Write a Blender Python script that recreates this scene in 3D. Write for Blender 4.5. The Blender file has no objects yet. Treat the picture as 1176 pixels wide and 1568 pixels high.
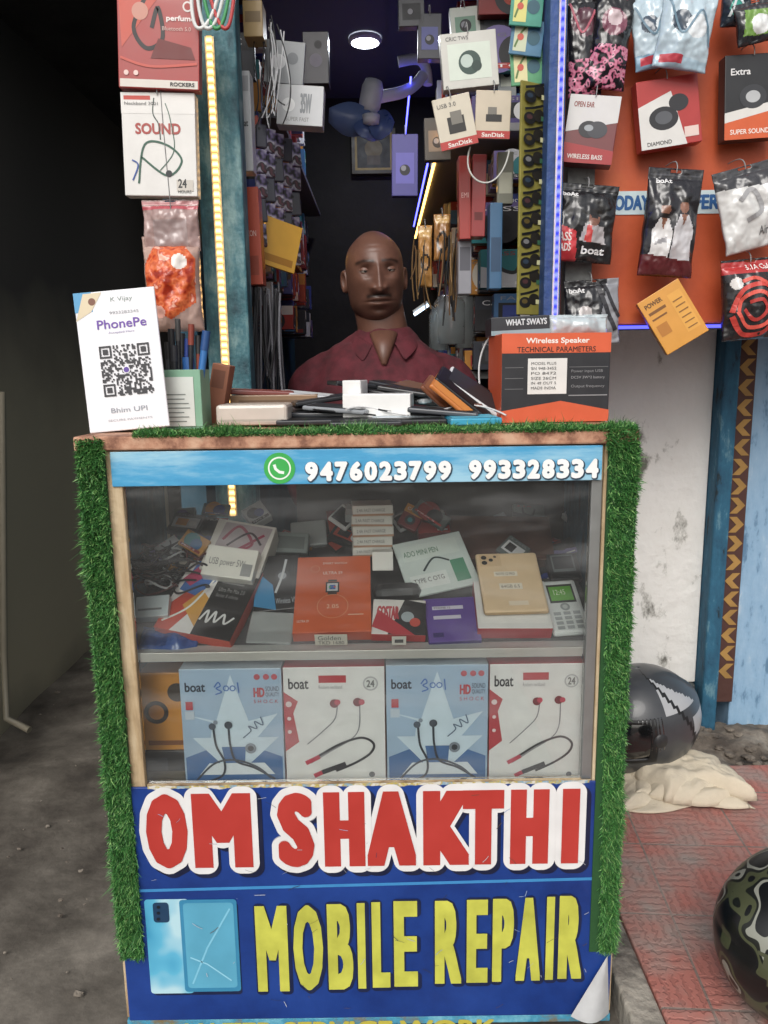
import bpy, bmesh, math, random
from mathutils import Vector, Matrix, noise
random.seed(7)
D=bpy.data; scene=bpy.context.scene; COL=scene.collection
rad=math.radians
V=Vector
# ------------------------------------------------------------------ camera
F=1178.0
cam=D.cameras.new('camera'); co=D.objects.new('camera',cam); COL.objects.link(co); scene.camera=co
cam.sensor_fit='VERTICAL'; cam.sensor_height=36; cam.lens=36*F/1568; cam.clip_start=.02; cam.clip_end=300
CP=V((0,0,1.16)); CR=(Matrix.Rotation(rad(79.5),3,'X')@Matrix.Rotation(rad(-0.8),3,'Z'))
co.matrix_world=Matrix.Translation(CP)@CR.to_4x4()
# survey: where a sight line measured on the photograph meets a real plane of the shop
def sight(px,py): return CR@V(((px-588)/F,(784-py)/F,-1))
def P(px,py,Y):
    d=sight(px,py); return CP+d*((Y-CP.y)/d.y)
def PP(px,py,p0,n):
    d=sight(px,py); return CP+d*((p0-CP).dot(n)/d.dot(n))
# ------------------------------------------------------------------ materials
def hx(h):
    h=h.lstrip('#')
    if len(h)==3: h=''.join(c*2 for c in h)
    c=[int(h[i:i+2],16)/255 for i in (0,2,4)]
    return tuple(x/12.92 if x<=.04045 else ((x+.055)/1.055)**2.4 for x in c)
MC={}
def M(col,rough=.45,var=.14,scale=28,bump=0,metal=0,coat=0,emis=0,alpha=1,bs=60):
    if not isinstance(col,str): return col
    k=(col,rough,var,scale,bump,metal,coat,emis,alpha)
    if k in MC: return MC[k]
    m=D.materials.new('mat_'+col.strip('#')); m.use_nodes=True; nt=m.node_tree; b=nt.nodes['Principled BSDF']
    c=hx(col); N=nt.nodes.new; L=nt.links.new
    gy=sum(c)/3; c=tuple(x*.93+gy*.07 for x in c)
    tc=N('ShaderNodeTexCoord'); n=N('ShaderNodeTexNoise'); n.inputs['Scale'].default_value=scale; n.inputs['Detail'].default_value=6
    L(tc.outputs['Object'],n.inputs['Vector'])
    mx=N('ShaderNodeMix'); mx.data_type='RGBA'
    mx.inputs['A'].default_value=(*[x*(1-var) for x in c],1); mx.inputs['B'].default_value=(*[min(1,x*(1+var*.5)+.010) for x in c],1)
    L(n.outputs['Fac'],mx.inputs['Factor']); L(mx.outputs['Result'],b.inputs['Base Color'])
    mr=N('ShaderNodeMapRange'); mr.inputs['To Min'].default_value=max(.03,rough-.12); mr.inputs['To Max'].default_value=min(1,rough+.15)
    L(n.outputs['Fac'],mr.inputs['Value']); L(mr.outputs['Result'],b.inputs['Roughness'])
    b.inputs['Metallic'].default_value=metal; b.inputs['Coat Weight'].default_value=coat
    if bump:
        n2=N('ShaderNodeTexNoise'); n2.inputs['Scale'].default_value=bs; n2.inputs['Detail'].default_value=4
        L(tc.outputs['Object'],n2.inputs['Vector'])
        bp=N('ShaderNodeBump'); bp.inputs['Strength'].default_value=bump; bp.inputs['Distance'].default_value=.01
        L(n2.outputs['Fac'],bp.inputs['Height']); L(bp.outputs['Normal'],b.inputs['Normal'])
    if alpha<1: b.inputs['Alpha'].default_value=alpha
    MC[k]=m; return m
def ramp_mat(name,stops,scale=5,detail=8,rough=.8,bump=.3,bscale=30,tex='noise',dist=.01,vec='Object',mscale=(1,1,1),const=False):
    m=D.materials.new(name); m.use_nodes=True; nt=m.node_tree; b=nt.nodes['Principled BSDF']; N=nt.nodes.new; L=nt.links.new
    tc=N('ShaderNodeTexCoord'); mp=N('ShaderNodeMapping'); mp.inputs['Scale'].default_value=mscale; L(tc.outputs[vec],mp.inputs['Vector'])
    n=N('ShaderNodeTexNoise'); n.inputs['Detail'].default_value=detail; n.inputs['Roughness'].default_value=.65; out=n.outputs['Fac']
    n.inputs['Scale'].default_value=scale; L(mp.outputs['Vector'],n.inputs['Vector'])
    r=N('ShaderNodeValToRGB'); e=r.color_ramp.elements
    if const: r.color_ramp.interpolation='CONSTANT'
    while len(e)<len(stops): e.new(.5)
    for i,(p,c) in enumerate(stops): e[i].position=p; e[i].color=(*hx(c),1)
    L(out,r.inputs['Fac']); L(r.outputs['Color'],b.inputs['Base Color']); b.inputs['Roughness'].default_value=rough
    if bump:
        n2=N('ShaderNodeTexNoise'); n2.inputs['Scale'].default_value=bscale; n2.inputs['Detail'].default_value=8; L(tc.outputs[vec],n2.inputs['Vector'])
        bp=N('ShaderNodeBump'); bp.inputs['Strength'].default_value=bump; bp.inputs['Distance'].default_value=dist
        L(n2.outputs['Fac'],bp.inputs['Height']); L(bp.outputs['Normal'],b.inputs['Normal'])
    return m
def emit(name,col,s,dots=0):
    m=D.materials.new(name); m.use_nodes=True; nt=m.node_tree; nt.nodes.clear(); N=nt.nodes.new; L=nt.links.new
    o=N('ShaderNodeOutputMaterial'); e=N('ShaderNodeEmission'); e.inputs['Color'].default_value=(*hx(col),1); e.inputs['Strength'].default_value=s
    if dots:
        tc=N('ShaderNodeTexCoord'); sp=N('ShaderNodeSeparateXYZ'); L(tc.outputs['Object'],sp.inputs[0])
        ad=N('ShaderNodeMath'); ad.operation='ADD'; L(sp.outputs[2],ad.inputs[0]); L(sp.outputs[1],ad.inputs[1])
        mu=N('ShaderNodeMath'); mu.operation='MULTIPLY'; mu.inputs[1].default_value=dots; L(ad.outputs[0],mu.inputs[0])
        si=N('ShaderNodeMath'); si.operation='SINE'; L(mu.outputs[0],si.inputs[0])
        mr=N('ShaderNodeMapRange'); mr.inputs['From Min'].default_value=-1; mr.inputs['To Min'].default_value=s*.35; mr.inputs['To Max'].default_value=s*2
        L(si.outputs[0],mr.inputs['Value']); L(mr.outputs[0],e.inputs['Strength'])
    L(e.outputs[0],o.inputs[0]); return m
def glassmat(name,tint='#ffffff',gl=.5):
    m=D.materials.new(name); m.use_nodes=True; nt=m.node_tree; nt.nodes.clear(); N=nt.nodes.new; L=nt.links.new
    o=N('ShaderNodeOutputMaterial'); t=N('ShaderNodeBsdfTransparent'); t.inputs[0].default_value=(*hx(tint),1)
    g=N('ShaderNodeBsdfGlossy'); g.inputs['Roughness'].default_value=.02
    f=N('ShaderNodeFresnel'); f.inputs['IOR'].default_value=1.5; mx=N('ShaderNodeMixShader')
    mu=N('ShaderNodeMath'); mu.operation='MULTIPLY'; mu.inputs[1].default_value=gl*2; L(f.outputs[0],mu.inputs[0])
    L(mu.outputs[0],mx.inputs[0]); L(t.outputs[0],mx.inputs[1]); L(g.outputs[0],mx.inputs[2])
    # dust film and hand smears on the pane
    tc=N('ShaderNodeTexCoord'); mp=N('ShaderNodeMapping'); mp.inputs['Rotation'].default_value=(0,rad(28),0); mp.inputs['Scale'].default_value=(2.2,1,9); L(tc.outputs['Object'],mp.inputs[0])
    n=N('ShaderNodeTexNoise'); n.inputs['Scale'].default_value=2.2; n.inputs['Detail'].default_value=5; L(mp.outputs[0],n.inputs['Vector'])
    mr=N('ShaderNodeMapRange'); mr.inputs['From Min'].default_value=.45; mr.inputs['From Max'].default_value=.75; mr.inputs['To Min'].default_value=.015; mr.inputs['To Max'].default_value=.10; L(n.outputs['Fac'],mr.inputs['Value'])
    df=N('ShaderNodeBsdfDiffuse'); df.inputs[0].default_value=(.75,.76,.77,1); m3=N('ShaderNodeMixShader'); L(mr.outputs[0],m3.inputs[0]); L(mx.outputs[0],m3.inputs[1]); L(df.outputs[0],m3.inputs[2])
    L(m3.outputs[0],o.inputs[0]); return m
# ------------------------------------------------------------------ mesh helpers
def root(name,loc=(0,0,0)):
    o=D.objects.new(name,None); o.empty_display_size=.05; o.location=loc; COL.objects.link(o); return o
def setp(o,p):
    if p is not None:
        o.parent=p; o.matrix_parent_inverse=p.matrix_basis.inverted()
def mk(name,vs,fs,mats,mi=None,parent=None,mw=None,smooth=False,local=False):
    me=D.meshes.new(name); me.from_pydata([tuple(v) for v in vs],[],fs)
    for m in mats: me.materials.append(M(m))
    if mi: me.polygons.foreach_set('material_index',mi)
    if smooth: me.polygons.foreach_set('use_smooth',[True]*len(me.polygons))
    me.update(); o=D.objects.new(name,me); COL.objects.link(o)
    if mw is not None: o.matrix_basis=mw
    if parent is not None:
        if local: o.parent=parent
        else: setp(o,parent)
    return o
def bevel(o,w,s=2):
    md=o.modifiers.new('b','BEVEL'); md.width=w; md.segments=s; md.limit_method='ANGLE'; return o
CF=[(0,3,2,1),(4,5,6,7),(0,1,5,4),(1,2,6,5),(2,3,7,6),(3,0,4,7)]
def bx(name,x0,x1,y0,y1,z0,z1,m,parent=None,bev=.002,mw=None):
    vs=[(x0,y0,z0),(x1,y0,z0),(x1,y1,z0),(x0,y1,z0),(x0,y0,z1),(x1,y0,z1),(x1,y1,z1),(x0,y1,z1)]
    o=mk(name,vs,CF,[m],None,parent,mw)
    if bev: bevel(o,bev)
    return o
def tube(name,pts,r,m,parent=None,res=3,cyc=False,kind='NURBS'):
    cu=D.curves.new(name,'CURVE'); cu.dimensions='3D'; cu.bevel_depth=r; cu.bevel_resolution=res; cu.use_fill_caps=True
    sp=cu.splines.new('POLY' if kind=='POLY' else 'NURBS'); sp.points.add(len(pts)-1)
    for i,p in enumerate(pts): sp.points[i].co=(*p,1)
    if kind!='POLY': sp.order_u=min(4,len(pts)); sp.use_endpoint_u=True; sp.use_cyclic_u=cyc; sp.resolution_u=6
    cu.materials.append(M(m)); o=D.objects.new(name,cu); COL.objects.link(o); setp(o,parent); return o
def lathe(name,prof,m,parent=None,mw=None,seg=32,mats=None,mi=None):
    vs=[];fs=[];ids=[]
    for r,z in prof:
        for k in range(seg):
            a=2*math.pi*k/seg; vs.append((r*math.cos(a),r*math.sin(a),z))
    for i in range(len(prof)-1):
        for k in range(seg):
            k2=(k+1)%seg; fs.append((i*seg+k,i*seg+k2,(i+1)*seg+k2,(i+1)*seg+k)); ids.append(mi[i] if mi else 0)
    return mk(name,vs,fs,mats or [m],ids,parent,mw,True)
GC={}
def glyphs(s):
    if s in GC: return GC[s]
    cu=D.curves.new('t','FONT'); cu.body=s; cu.resolution_u=3
    ob=D.objects.new('t',cu); COL.objects.link(ob); dg=bpy.context.evaluated_depsgraph_get()
    me=D.meshes.new_from_object(ob.evaluated_get(dg))
    vs=[v.co.copy() for v in me.vertices]; ps=[tuple(p.vertices) for p in me.polygons]
    D.objects.remove(ob); D.meshes.remove(me)
    x0=min(v.x for v in vs);x1=max(v.x for v in vs);y0=min(v.y for v in vs);y1=max(v.y for v in vs)
    GC[s]=([((v.x-x0)/(x1-x0+1e-9),(v.y-y0)/(y1-y0+1e-9)) for v in vs],ps); return GC[s]
def spl(pts,n=8):
    out=[]; q=[pts[0]]+list(pts)+[pts[-1]]
    for i in range(1,len(q)-2):
        for k in range(n):
            t=k/n; a,b,c,d=[V((*x[:2],0)) for x in q[i-1:i+3]]
            p=.5*((2*b)+(c-a)*t+(2*a-5*b+4*c-d)*t*t+(3*b-a-3*c+d)*t**3); out.append((p.x,p.y))
    out.append(tuple(pts[-1][:2])); return out
class Dec:
    def __init__(s): s.v=[];s.f=[];s.m=[];s.mats=[];s.z=.0004
    def mi(s,c):
        if c not in s.mats: s.mats.append(c)
        return s.mats.index(c)
    def poly(s,pts,c,z=None):
        z=s.z if z is None else z; b=len(s.v); s.v+=[(x,y,z) for x,y in pts]; s.f.append(tuple(range(b,b+len(pts)))); s.m.append(s.mi(c))
    def glyph(s,t,x0,y0,x1,y1,c,bold=0,rings=1,sq=False,nd=10):
        g,ps=glyphs(t); st=[(0,0)]
        if bold:
            for r in range(1,rings+1):
                R=bold*r/rings; n=max(10,int(nd*r/rings))
                if sq:
                    q=max(2,int(8*r/rings)); gr=[-1+2*i/q for i in range(q+1)]
                    st+=[(R*i,R*j) for i in gr for j in gr if max(abs(i),abs(j))>.999]
                else: st+=[(R*math.cos(2*math.pi*k/n),R*math.sin(2*math.pi*k/n)) for k in range(n)]
        zz=s.z
        for dx,dy in st:
            b=len(s.v); s.v+=[(x0+bold+u*(x1-x0-2*bold)+dx,y0+bold+v*(y1-y0-2*bold)+dy,zz) for u,v in g]
            for p in ps: s.f.append(tuple(b+i for i in p)); s.m.append(s.mi(c))
            zz+=.000004
    def strip(s,pts,w,c):
        n=len(pts); b=len(s.v)
        for i,(x,y) in enumerate(pts):
            x0,y0=pts[max(0,i-1)];x1,y1=pts[min(n-1,i+1)]; dx,dy=x1-x0,y1-y0; l=math.hypot(dx,dy) or 1
            s.v+=[(x-dy/l*w/2,y+dx/l*w/2,s.z),(x+dy/l*w/2,y-dx/l*w/2,s.z)]
        for i in range(n-1): s.f.append((b+2*i+1,b+2*i+3,b+2*i+2,b+2*i)); s.m.append(s.mi(c))
    def build(s,name,parent,zf=None):
        if not s.f: return
        vs=s.v if zf is None else [(x,y,z+zf(x,y)) for x,y,z in s.v]
        return mk(name,vs,s.f,s.mats,s.m,parent,None,False,True)
def decorate(dec,w,h,d):
    X=lambda u:(u-.5)*w; Y=lambda v:(v-.5)*h
    for a in dec:
        k=a[0]
        if k=='r': d.poly([(X(a[1]),Y(a[2])),(X(a[3]),Y(a[2])),(X(a[3]),Y(a[4])),(X(a[1]),Y(a[4]))],a[5])
        elif k=='p': d.poly([(X(u),Y(v)) for u,v in a[1]],a[2])
        elif k=='c':
            ry=a[5] if len(a)>5 else a[3]
            d.poly([(X(a[1])+a[3]*w*math.cos(t*math.pi/12),Y(a[2])+ry*w*math.sin(t*math.pi/12)) for t in range(24)],a[4])
        elif k=='s': d.strip([(X(u),Y(v)) for u,v in spl(a[1])],a[2]*w,a[3])
        elif k=='o': d.strip([(X(a[1])+a[3]*w*math.cos(t*math.pi/16),Y(a[2])+a[3]*w*math.sin(t*math.pi/16)) for t in range(33)],a[4]*w,a[5])
        elif k=='t': d.glyph(a[1],X(a[2]),Y(a[3]),X(a[4]),Y(a[5]),a[6],(a[7] if len(a)>7 else .0)*w)
        d.z+=.0001
def frame(l,t,r,b,Y,lean=0,yaw=0,spin=0,snap=None,th=0):
    cx=(l+r)/2; base=P(cx,b,Y); a=rad(lean); R=Matrix.Rotation(rad(yaw),3,'Z')
    u=R@V((1,0,0)); v=R@V((0,math.sin(a),math.cos(a))); n=u.cross(v)
    top=PP(cx,t,base,n); L=PP(l,(t+b)/2,base,n); Rr=PP(r,(t+b)/2,base,n)
    w=(Rr-L).length; h=(top-base).length; c=(top+base)/2
    if snap is not None: c.z+=snap-base.z+math.sin(a)*th
    S=Matrix.Rotation(rad(spin),3,n); u=S@u; v=S@v
    m=Matrix((u,v,n)).transposed().to_4x4(); m.translation=c
    return m,w,h
def pk(name,l,t,r,b,Y,body='#e8e8e8',dec=(),th=.03,lean=0,yaw=0,spin=0,snap=None,side=None,rough=.38,bev=.0015,parent=None,hook=0,coat=.2,wh=None):
    m,w,h=frame(l,t,r,b,Y,lean,yaw,spin,snap,th)
    if wh: w,h=wh
    x,y=w/2,h/2
    vs=[(-x,-y,-th),(x,-y,-th),(x,y,-th),(-x,y,-th),(-x,-y,0),(x,-y,0),(x,y,0),(-x,y,0)]
    bm_=M(body,rough,coat=coat) if isinstance(body,str) else body
    sm=M(side,rough) if isinstance(side,str) else bm_
    o=mk(name,vs,CF,[bm_,sm],[1,0,1,1,1,1],None,m); bevel(o,bev)
    if parent is not None: setp(o,parent)
    d=Dec(); decorate(dec,w,h,d); d.build('print',o)
    if hook:
        h_=tube('hook',[V((0,y-.004,.003)),V((0,y+.018,.008)),V((0,y+.03,-.01)),V((0,y+.03,-.06))],.0012,'#8a8a8a'); h_.parent=o
    return o
def inpoly(x,y,p):
    c=False;j=len(p)-1
    for i in range(len(p)):
        if (p[i][1]>y)!=(p[j][1]>y) and x<(p[j][0]-p[i][0])*(y-p[i][1])/(p[j][1]-p[i][1]+1e-12)+p[i][0]: c=not c
        j=i
    return c
def pouch(name,l,t,r,b,Y,body='#151517',dec=(),bulge=.016,lean=0,yaw=0,spin=0,rough=.25,nx=52,ny=72,hook=1,parent=None,seed=0,snap=None):
    m,w,h=frame(l,t,r,b,Y,lean,yaw,spin,snap); asp=h/w
    def zf(x,y):
        u=x/w+.5;v=y/h+.5
        e=max(0,min(1,u))*max(0,1-u)*4; g=max(0,min(1,v/.9))*max(0,1-v/.9)*4
        return bulge*(max(0,e)**.5)*(max(0,g)**.5)+.0045*noise.noise(V((x*38+seed,y*26,seed)))*min(1,g*3+.1)*2+.0018*noise.noise(V((x*110,y*90+seed,1)))
    mats=[body];vs=[];fs=[];mi=[]
    flat=[a for a in dec if a[0] in 'rpc']; txt=[a for a in dec if a[0] in 'tso']
    for j in range(ny+1):
        for i in range(nx+1):
            x=(i/nx-.5)*w;y=(j/ny-.5)*h; k=1-.035*math.sin(j/ny*math.pi); vs.append((x*k,y,zf(x,y)))
    for j in range(ny):
        for i in range(nx):
            u=(i+.5)/nx;v=(j+.5)/ny; c=body
            if v>.955 and abs(u-.5)<.10 and v<.98: continue
            for a in flat:
                if a[0]=='r' and a[1]<=u<=a[3] and a[2]<=v<=a[4]: c=a[5]
                elif a[0]=='p' and inpoly(u,v,a[1]): c=a[2]
                elif a[0]=='c':
                    ry=(a[5] if len(a)>5 else a[3])
                    if ((u-a[1])/a[3])**2+((v-a[2])*asp/ry)**2<1: c=a[4]
            if c not in mats: mats.append(c)
            mi.append(mats.index(c)); q=j*(nx+1)+i; fs.append((q,q+1,q+nx+2,q+nx+1))
    mm=[(M(c,rough,coat=.5) if isinstance(c,str) else c) for c in mats]
    o=mk(name,vs,fs,mm,mi,None,m,True); sd=o.modifiers.new('s','SOLIDIFY'); sd.thickness=.0015; sd.offset=-1
    if parent is not None: setp(o,parent)
    d=Dec(); d.z=.0012; decorate(txt,w,h,d); d.build('print',o,zf)
    if hook:
        h_=tube('hook',[V((0,h*.46,.004)),V((0,h*.5+.015,.01)),V((0,h*.5+.022,-.012)),V((0,h*.5+.022,-.07))],.0013,'#8a8a8a'); h_.parent=o
    return o
# ------------------------------------------------------------------ setting
CY=1.20
zf_=lambda py:P(560,py,CY).z
ZT=zf_(662)
ground_m=ramp_mat('ground_concrete',[(.34,'#2c2824'),(.45,'#4e4841'),(.54,'#625c54'),(.68,'#847d73')],2.6,12,.85,.45,28,dist=.012)
xs=[-40,-15,-6,-3]+[-2.2+.04*i for i in range(111)]+[3,6,15,40]
ys=[-40,-15,-5,-1,0]+[.5+.04*i for i in range(95)]+[6,12,40]
gv=[];gf=[]
for y in ys:
    for x in xs:
        z=0
        if -2.2<x<2.2 and .5<y<4.2: z=.020*noise.fractal(V((x*1.6,y*1.6,0)),.8,2.0,4)-.010
        gv.append((x,y,z))
nxs=len(xs)
for j in range(len(ys)-1):
    for i in range(nxs-1): q=j*nxs+i; gf.append((q,q+1,q+nxs+1,q+nxs))
mk('ground',gv,gf,[ground_m],smooth=True)
def tile_mat():
    m=D.materials.new('red_tiles'); m.use_nodes=True; nt=m.node_tree; b=nt.nodes['Principled BSDF']; N=nt.nodes.new; L=nt.links.new
    tc=N('ShaderNodeTexCoord'); mp=N('ShaderNodeMapping'); mp.inputs['Rotation'].default_value=(0,0,rad(4)); L(tc.outputs['Object'],mp.inputs['Vector'])
    br=N('ShaderNodeTexBrick'); br.offset=0; br.inputs['Scale'].default_value=1; br.inputs['Brick Width'].default_value=.24; br.inputs['Row Height'].default_value=.24
    br.inputs['Mortar Size'].default_value=.003; br.inputs['Mortar Smooth'].default_value=.3
    br.inputs['Color1'].default_value=(*hx('#b5766b'),1); br.inputs['Color2'].default_value=(*hx('#a96a5f'),1); br.inputs['Mortar'].default_value=(*hx('#84726a'),1)
    L(mp.outputs['Vector'],br.inputs['Vector'])
    # pressed wavy ribs, changing direction from cell to cell
    ch=N('ShaderNodeTexChecker'); ch.inputs['Scale'].default_value=1/.08; L(mp.outputs['Vector'],ch.inputs['Vector'])
    def wave(d):
        wv=N('ShaderNodeTexWave'); wv.bands_direction=d; wv.inputs['Scale'].default_value=16; wv.inputs['Distortion'].default_value=3.5; wv.inputs['Detail'].default_value=1; wv.inputs['Detail Scale'].default_value=6
        L(mp.outputs['Vector'],wv.inputs['Vector']); return wv
    wx,wy=wave('X'),wave('Y'); wm=N('ShaderNodeMix'); wm.data_type='FLOAT'; L(ch.outputs['Fac'],wm.inputs['Factor']); L(wx.outputs['Fac'],wm.inputs['A']); L(wy.outputs['Fac'],wm.inputs['B'])
    rp=N('ShaderNodeMapRange'); rp.inputs['From Min'].default_value=.15; rp.inputs['From Max'].default_value=.5; L(wm.outputs['Result'],rp.inputs['Value'])
    n3=N('ShaderNodeTexNoise'); n3.inputs['Scale'].default_value=10; n3.inputs['Detail'].default_value=9; L(tc.outputs['Object'],n3.inputs['Vector'])
    r2=N('ShaderNodeMapRange'); r2.inputs['From Min'].default_value=.42; r2.inputs['From Max'].default_value=.7; L(n3.outputs['Fac'],r2.inputs['Value'])
    mx=N('ShaderNodeMix'); mx.data_type='RGBA'; mx.inputs['B'].default_value=(*hx('#9a8c84'),1); L(br.outputs['Color'],mx.inputs['A']); L(r2.outputs[0],mx.inputs['Factor'])
    m2=N('ShaderNodeMix'); m2.data_type='RGBA'; m2.blend_type='MULTIPLY'; m2.inputs['Factor'].default_value=.16; L(mx.outputs['Result'],m2.inputs['A']); L(rp.outputs[0],m2.inputs['B'])
    L(m2.outputs['Result'],b.inputs['Base Color']); b.inputs['Roughness'].default_value=.75
    ma=N('ShaderNodeMath'); ma.operation='SUBTRACT'; L(rp.outputs[0],ma.inputs[0]); L(br.outputs['Fac'],ma.inputs[1])
    bp=N('ShaderNodeBump'); bp.inputs['Strength'].default_value=.5; bp.inputs['Distance'].default_value=.003; L(ma.outputs[0],bp.inputs['Height']); L(bp.outputs[0],b.inputs['Normal']); return m
bx('tiled_pavement',.475,2.4,-.6,2.0,-.1,.05,tile_mat(),bev=.004)
bx('pavement_kerb',.415,.474,-.6,2.02,-.1,.047,ramp_mat('kerb',[(.35,'#5a544e'),(.6,'#a09a8f')],9,8,.9,.8,50),bev=.006)
def rock(cx,cy,cz,s,seed):
    bm=bmesh.new(); bmesh.ops.create_icosphere(bm,subdivisions=2,radius=1)
    out=[]
    for v in bm.verts:
        n=v.co.normalized(); k=1+.5*noise.noise(n*1.3+V((seed,0,0)))+.2*noise.noise(n*4+V((seed,3,0)))
        out.append(V((cx+n.x*k*s,cy+n.y*k*s*.8,cz+n.z*k*s*.5)))
    fs=[tuple(v.index for v in f.verts) for f in bm.faces]; bm.free(); return out,fs
def rocks(name,lst,m):
    vs=[];fs=[]
    for i,a in enumerate(lst):
        v,f=rock(*a,i*3.7); b=len(vs); vs+=v; fs+=[tuple(b+k for k in q) for q in f]
    return mk(name,vs,fs,[m],smooth=False)
rubm=ramp_mat('rubble_m',[(.35,'#4a423b'),(.5,'#6f665c'),(.65,'#8d857a')],9,8,.95,.7,60)
gvs=[];gfs=[];n1,n2=60,24
for j in range(n2+1):
    for i in range(n1+1):
        x=.80+1.3*i/n1;y=1.995+.30*j/n2; gvs.append((x,y,.035+.03*noise.fractal(V((x*7,y*7,3)),.7,2.1,6)))
for j in range(n2):
    for i in range(n1): q=j*(n1+1)+i; gfs.append((q,q+1,q+n1+2,q+n1+1))
mk('rough_ground_patch',gvs,gfs,[rubm],smooth=True)
rocks('rubble',[(random.uniform(.9,2.0),random.uniform(2.0,2.26),.03+random.random()*.02,random.uniform(.004,.018)) for i in range(110)],rubm)
rocks('loose_stones',[(random.uniform(-1.25,-.52),random.uniform(1.1,3.0),.0,random.choice([.002,.003,.004,.006,.010])) for i in range(90)],rubm)
plaster=ramp_mat('whitewash',[(.36,'#6f6d67'),(.40,'#bdbcb6'),(.43,'#dfded9'),(.8,'#e9e8e4')],7,11,.9,.8,22,mscale=(1,1,.6))
bluep=ramp_mat('blue_worn',[(.36,'#1a2a32'),(.42,'#225069'),(.6,'#2a617c'),(.68,'#5f8694')],26,10,.75,.4,40,mscale=(1,1,.35))
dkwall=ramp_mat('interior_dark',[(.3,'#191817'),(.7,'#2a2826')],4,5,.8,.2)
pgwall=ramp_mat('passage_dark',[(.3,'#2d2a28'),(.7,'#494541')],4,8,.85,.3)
wl=root('plastered_wall',(1.0,2.3,1))
xa=P(1080,800,2.3).x; xb=P(1113,800,2.26).x; xc=P(1141,800,2.26).x; zw=P(1030,1045,2.3).z
bx('whitewashed_face',.42,xa,2.3,2.45,zw,2.6,plaster,wl,.004)
bx('plinth',.42,xa,2.29,2.46,-.05,zw-.002,ramp_mat('plinth_m',[(.35,'#25323a'),(.5,'#3f4a4e'),(.65,'#6b655b')],9,8,.95,.8,30),wl,.01)
bx('blue_pillar',xa+.001,xb,2.24,2.45,.0,2.6,bluep,wl,.006)
bx('border_strip',xb+.001,xc,2.26,2.45,.12,2.6,M('#4a2a22',.7,bump=.2),wl,.002)
vs=[];fs=[]
for i in range(38):
    z=.2+i*.058; xm=(xb+xc)/2; w=(xc-xb)*.42
    b=len(vs); vs+=[(xm-w,2.2575,z),(xm,2.2575,z),(xm+w,2.2575,z+.024),(xm,2.2575,z+.048),(xm-w,2.2575,z+.048),(xm+w*.0,2.2575,z+.024)] if (i//6)%2 else [(xm+w,2.2575,z),(xm,2.2575,z+.024),(xm+w,2.2575,z+.048),(xm,2.2575,z+.048),(xm-w,2.2575,z+.024),(xm,2.2575,z)]
    fs.append(tuple(range(b,b+6)))
mk('chevrons',vs,fs,[M('#a9813c',.7,.5,20)],None,wl)
bx('light_blue_wall',xc+.001,3.2,2.28,2.45,.0,2.6,ramp_mat('ltblue',[(.36,'#5d7f9c'),(.44,'#86a8c4'),(.62,'#93b2cb'),(.7,'#b5c6d2')],30,10,.8,.3,mscale=(1,1,.3)),wl,.004)
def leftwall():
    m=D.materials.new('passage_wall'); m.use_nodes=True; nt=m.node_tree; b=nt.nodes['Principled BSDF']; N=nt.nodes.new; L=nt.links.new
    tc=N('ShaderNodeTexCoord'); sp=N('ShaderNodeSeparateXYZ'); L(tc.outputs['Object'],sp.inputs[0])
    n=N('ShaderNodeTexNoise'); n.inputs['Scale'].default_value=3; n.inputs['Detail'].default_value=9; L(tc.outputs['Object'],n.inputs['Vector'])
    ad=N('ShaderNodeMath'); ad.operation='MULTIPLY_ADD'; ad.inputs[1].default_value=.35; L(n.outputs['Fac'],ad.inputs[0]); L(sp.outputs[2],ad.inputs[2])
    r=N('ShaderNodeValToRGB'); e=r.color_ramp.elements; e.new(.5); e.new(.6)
    for i,(p,c) in enumerate([(.0,'#857c6a'),(.12,'#c2b79c'),(.50,'#b8ad94'),(.75,'#5a5550')]): e[i].position=p; e[i].color=(*hx(c),1)  # upper wall darkened in the colour, painted shade of the passage
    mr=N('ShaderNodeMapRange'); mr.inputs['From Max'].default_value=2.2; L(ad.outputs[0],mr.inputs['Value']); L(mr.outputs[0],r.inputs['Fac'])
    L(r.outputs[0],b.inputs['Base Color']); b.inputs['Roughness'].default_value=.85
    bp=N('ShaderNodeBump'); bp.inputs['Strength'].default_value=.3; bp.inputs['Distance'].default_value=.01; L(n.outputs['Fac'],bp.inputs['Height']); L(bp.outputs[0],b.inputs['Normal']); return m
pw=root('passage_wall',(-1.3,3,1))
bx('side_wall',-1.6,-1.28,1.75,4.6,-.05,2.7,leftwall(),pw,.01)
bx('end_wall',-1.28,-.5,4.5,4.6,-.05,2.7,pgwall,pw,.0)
bx('added_roof',-1.6,-.5,2.3,4.6,2.35,2.45,pgwall,pw,.0)  # roof added to keep sky light out of the passage
tube('pipe',[P(3,600,2.35),P(6,1000,2.35),P(10,1100,2.33),P(45,1118,2.3)],.011,'#8a8270',root('drain_pipe',P(6,1000,2.35)),kind='POLY')
XL,XR=-.42,.42
sh=root('kiosk_shop',(0,2.8,1.2))
bx('left_wall',XL-.06,XL,1.80,3.9,0,2.5,ramp_mat('bluewall',[(.3,'#173746'),(.7,'#27566b')],5,6,.7,.2),sh,.0)
bx('right_wall',XR,XR+.06,1.82,3.9,0,2.5,ramp_mat('stonewall',[(.3,'#4a4b4c'),(.7,'#8b8c8a')],12,8,.9,.6),sh,.0)
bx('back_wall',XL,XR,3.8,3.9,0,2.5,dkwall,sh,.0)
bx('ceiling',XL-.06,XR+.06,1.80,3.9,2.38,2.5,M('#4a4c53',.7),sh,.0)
bx('floor',XL,XR,1.66,3.8,-.02,.15,M('#3a3836',.8),sh,.003)
px0=P(305,300,1.74).x; px1=P(372,300,1.74).x
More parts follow.
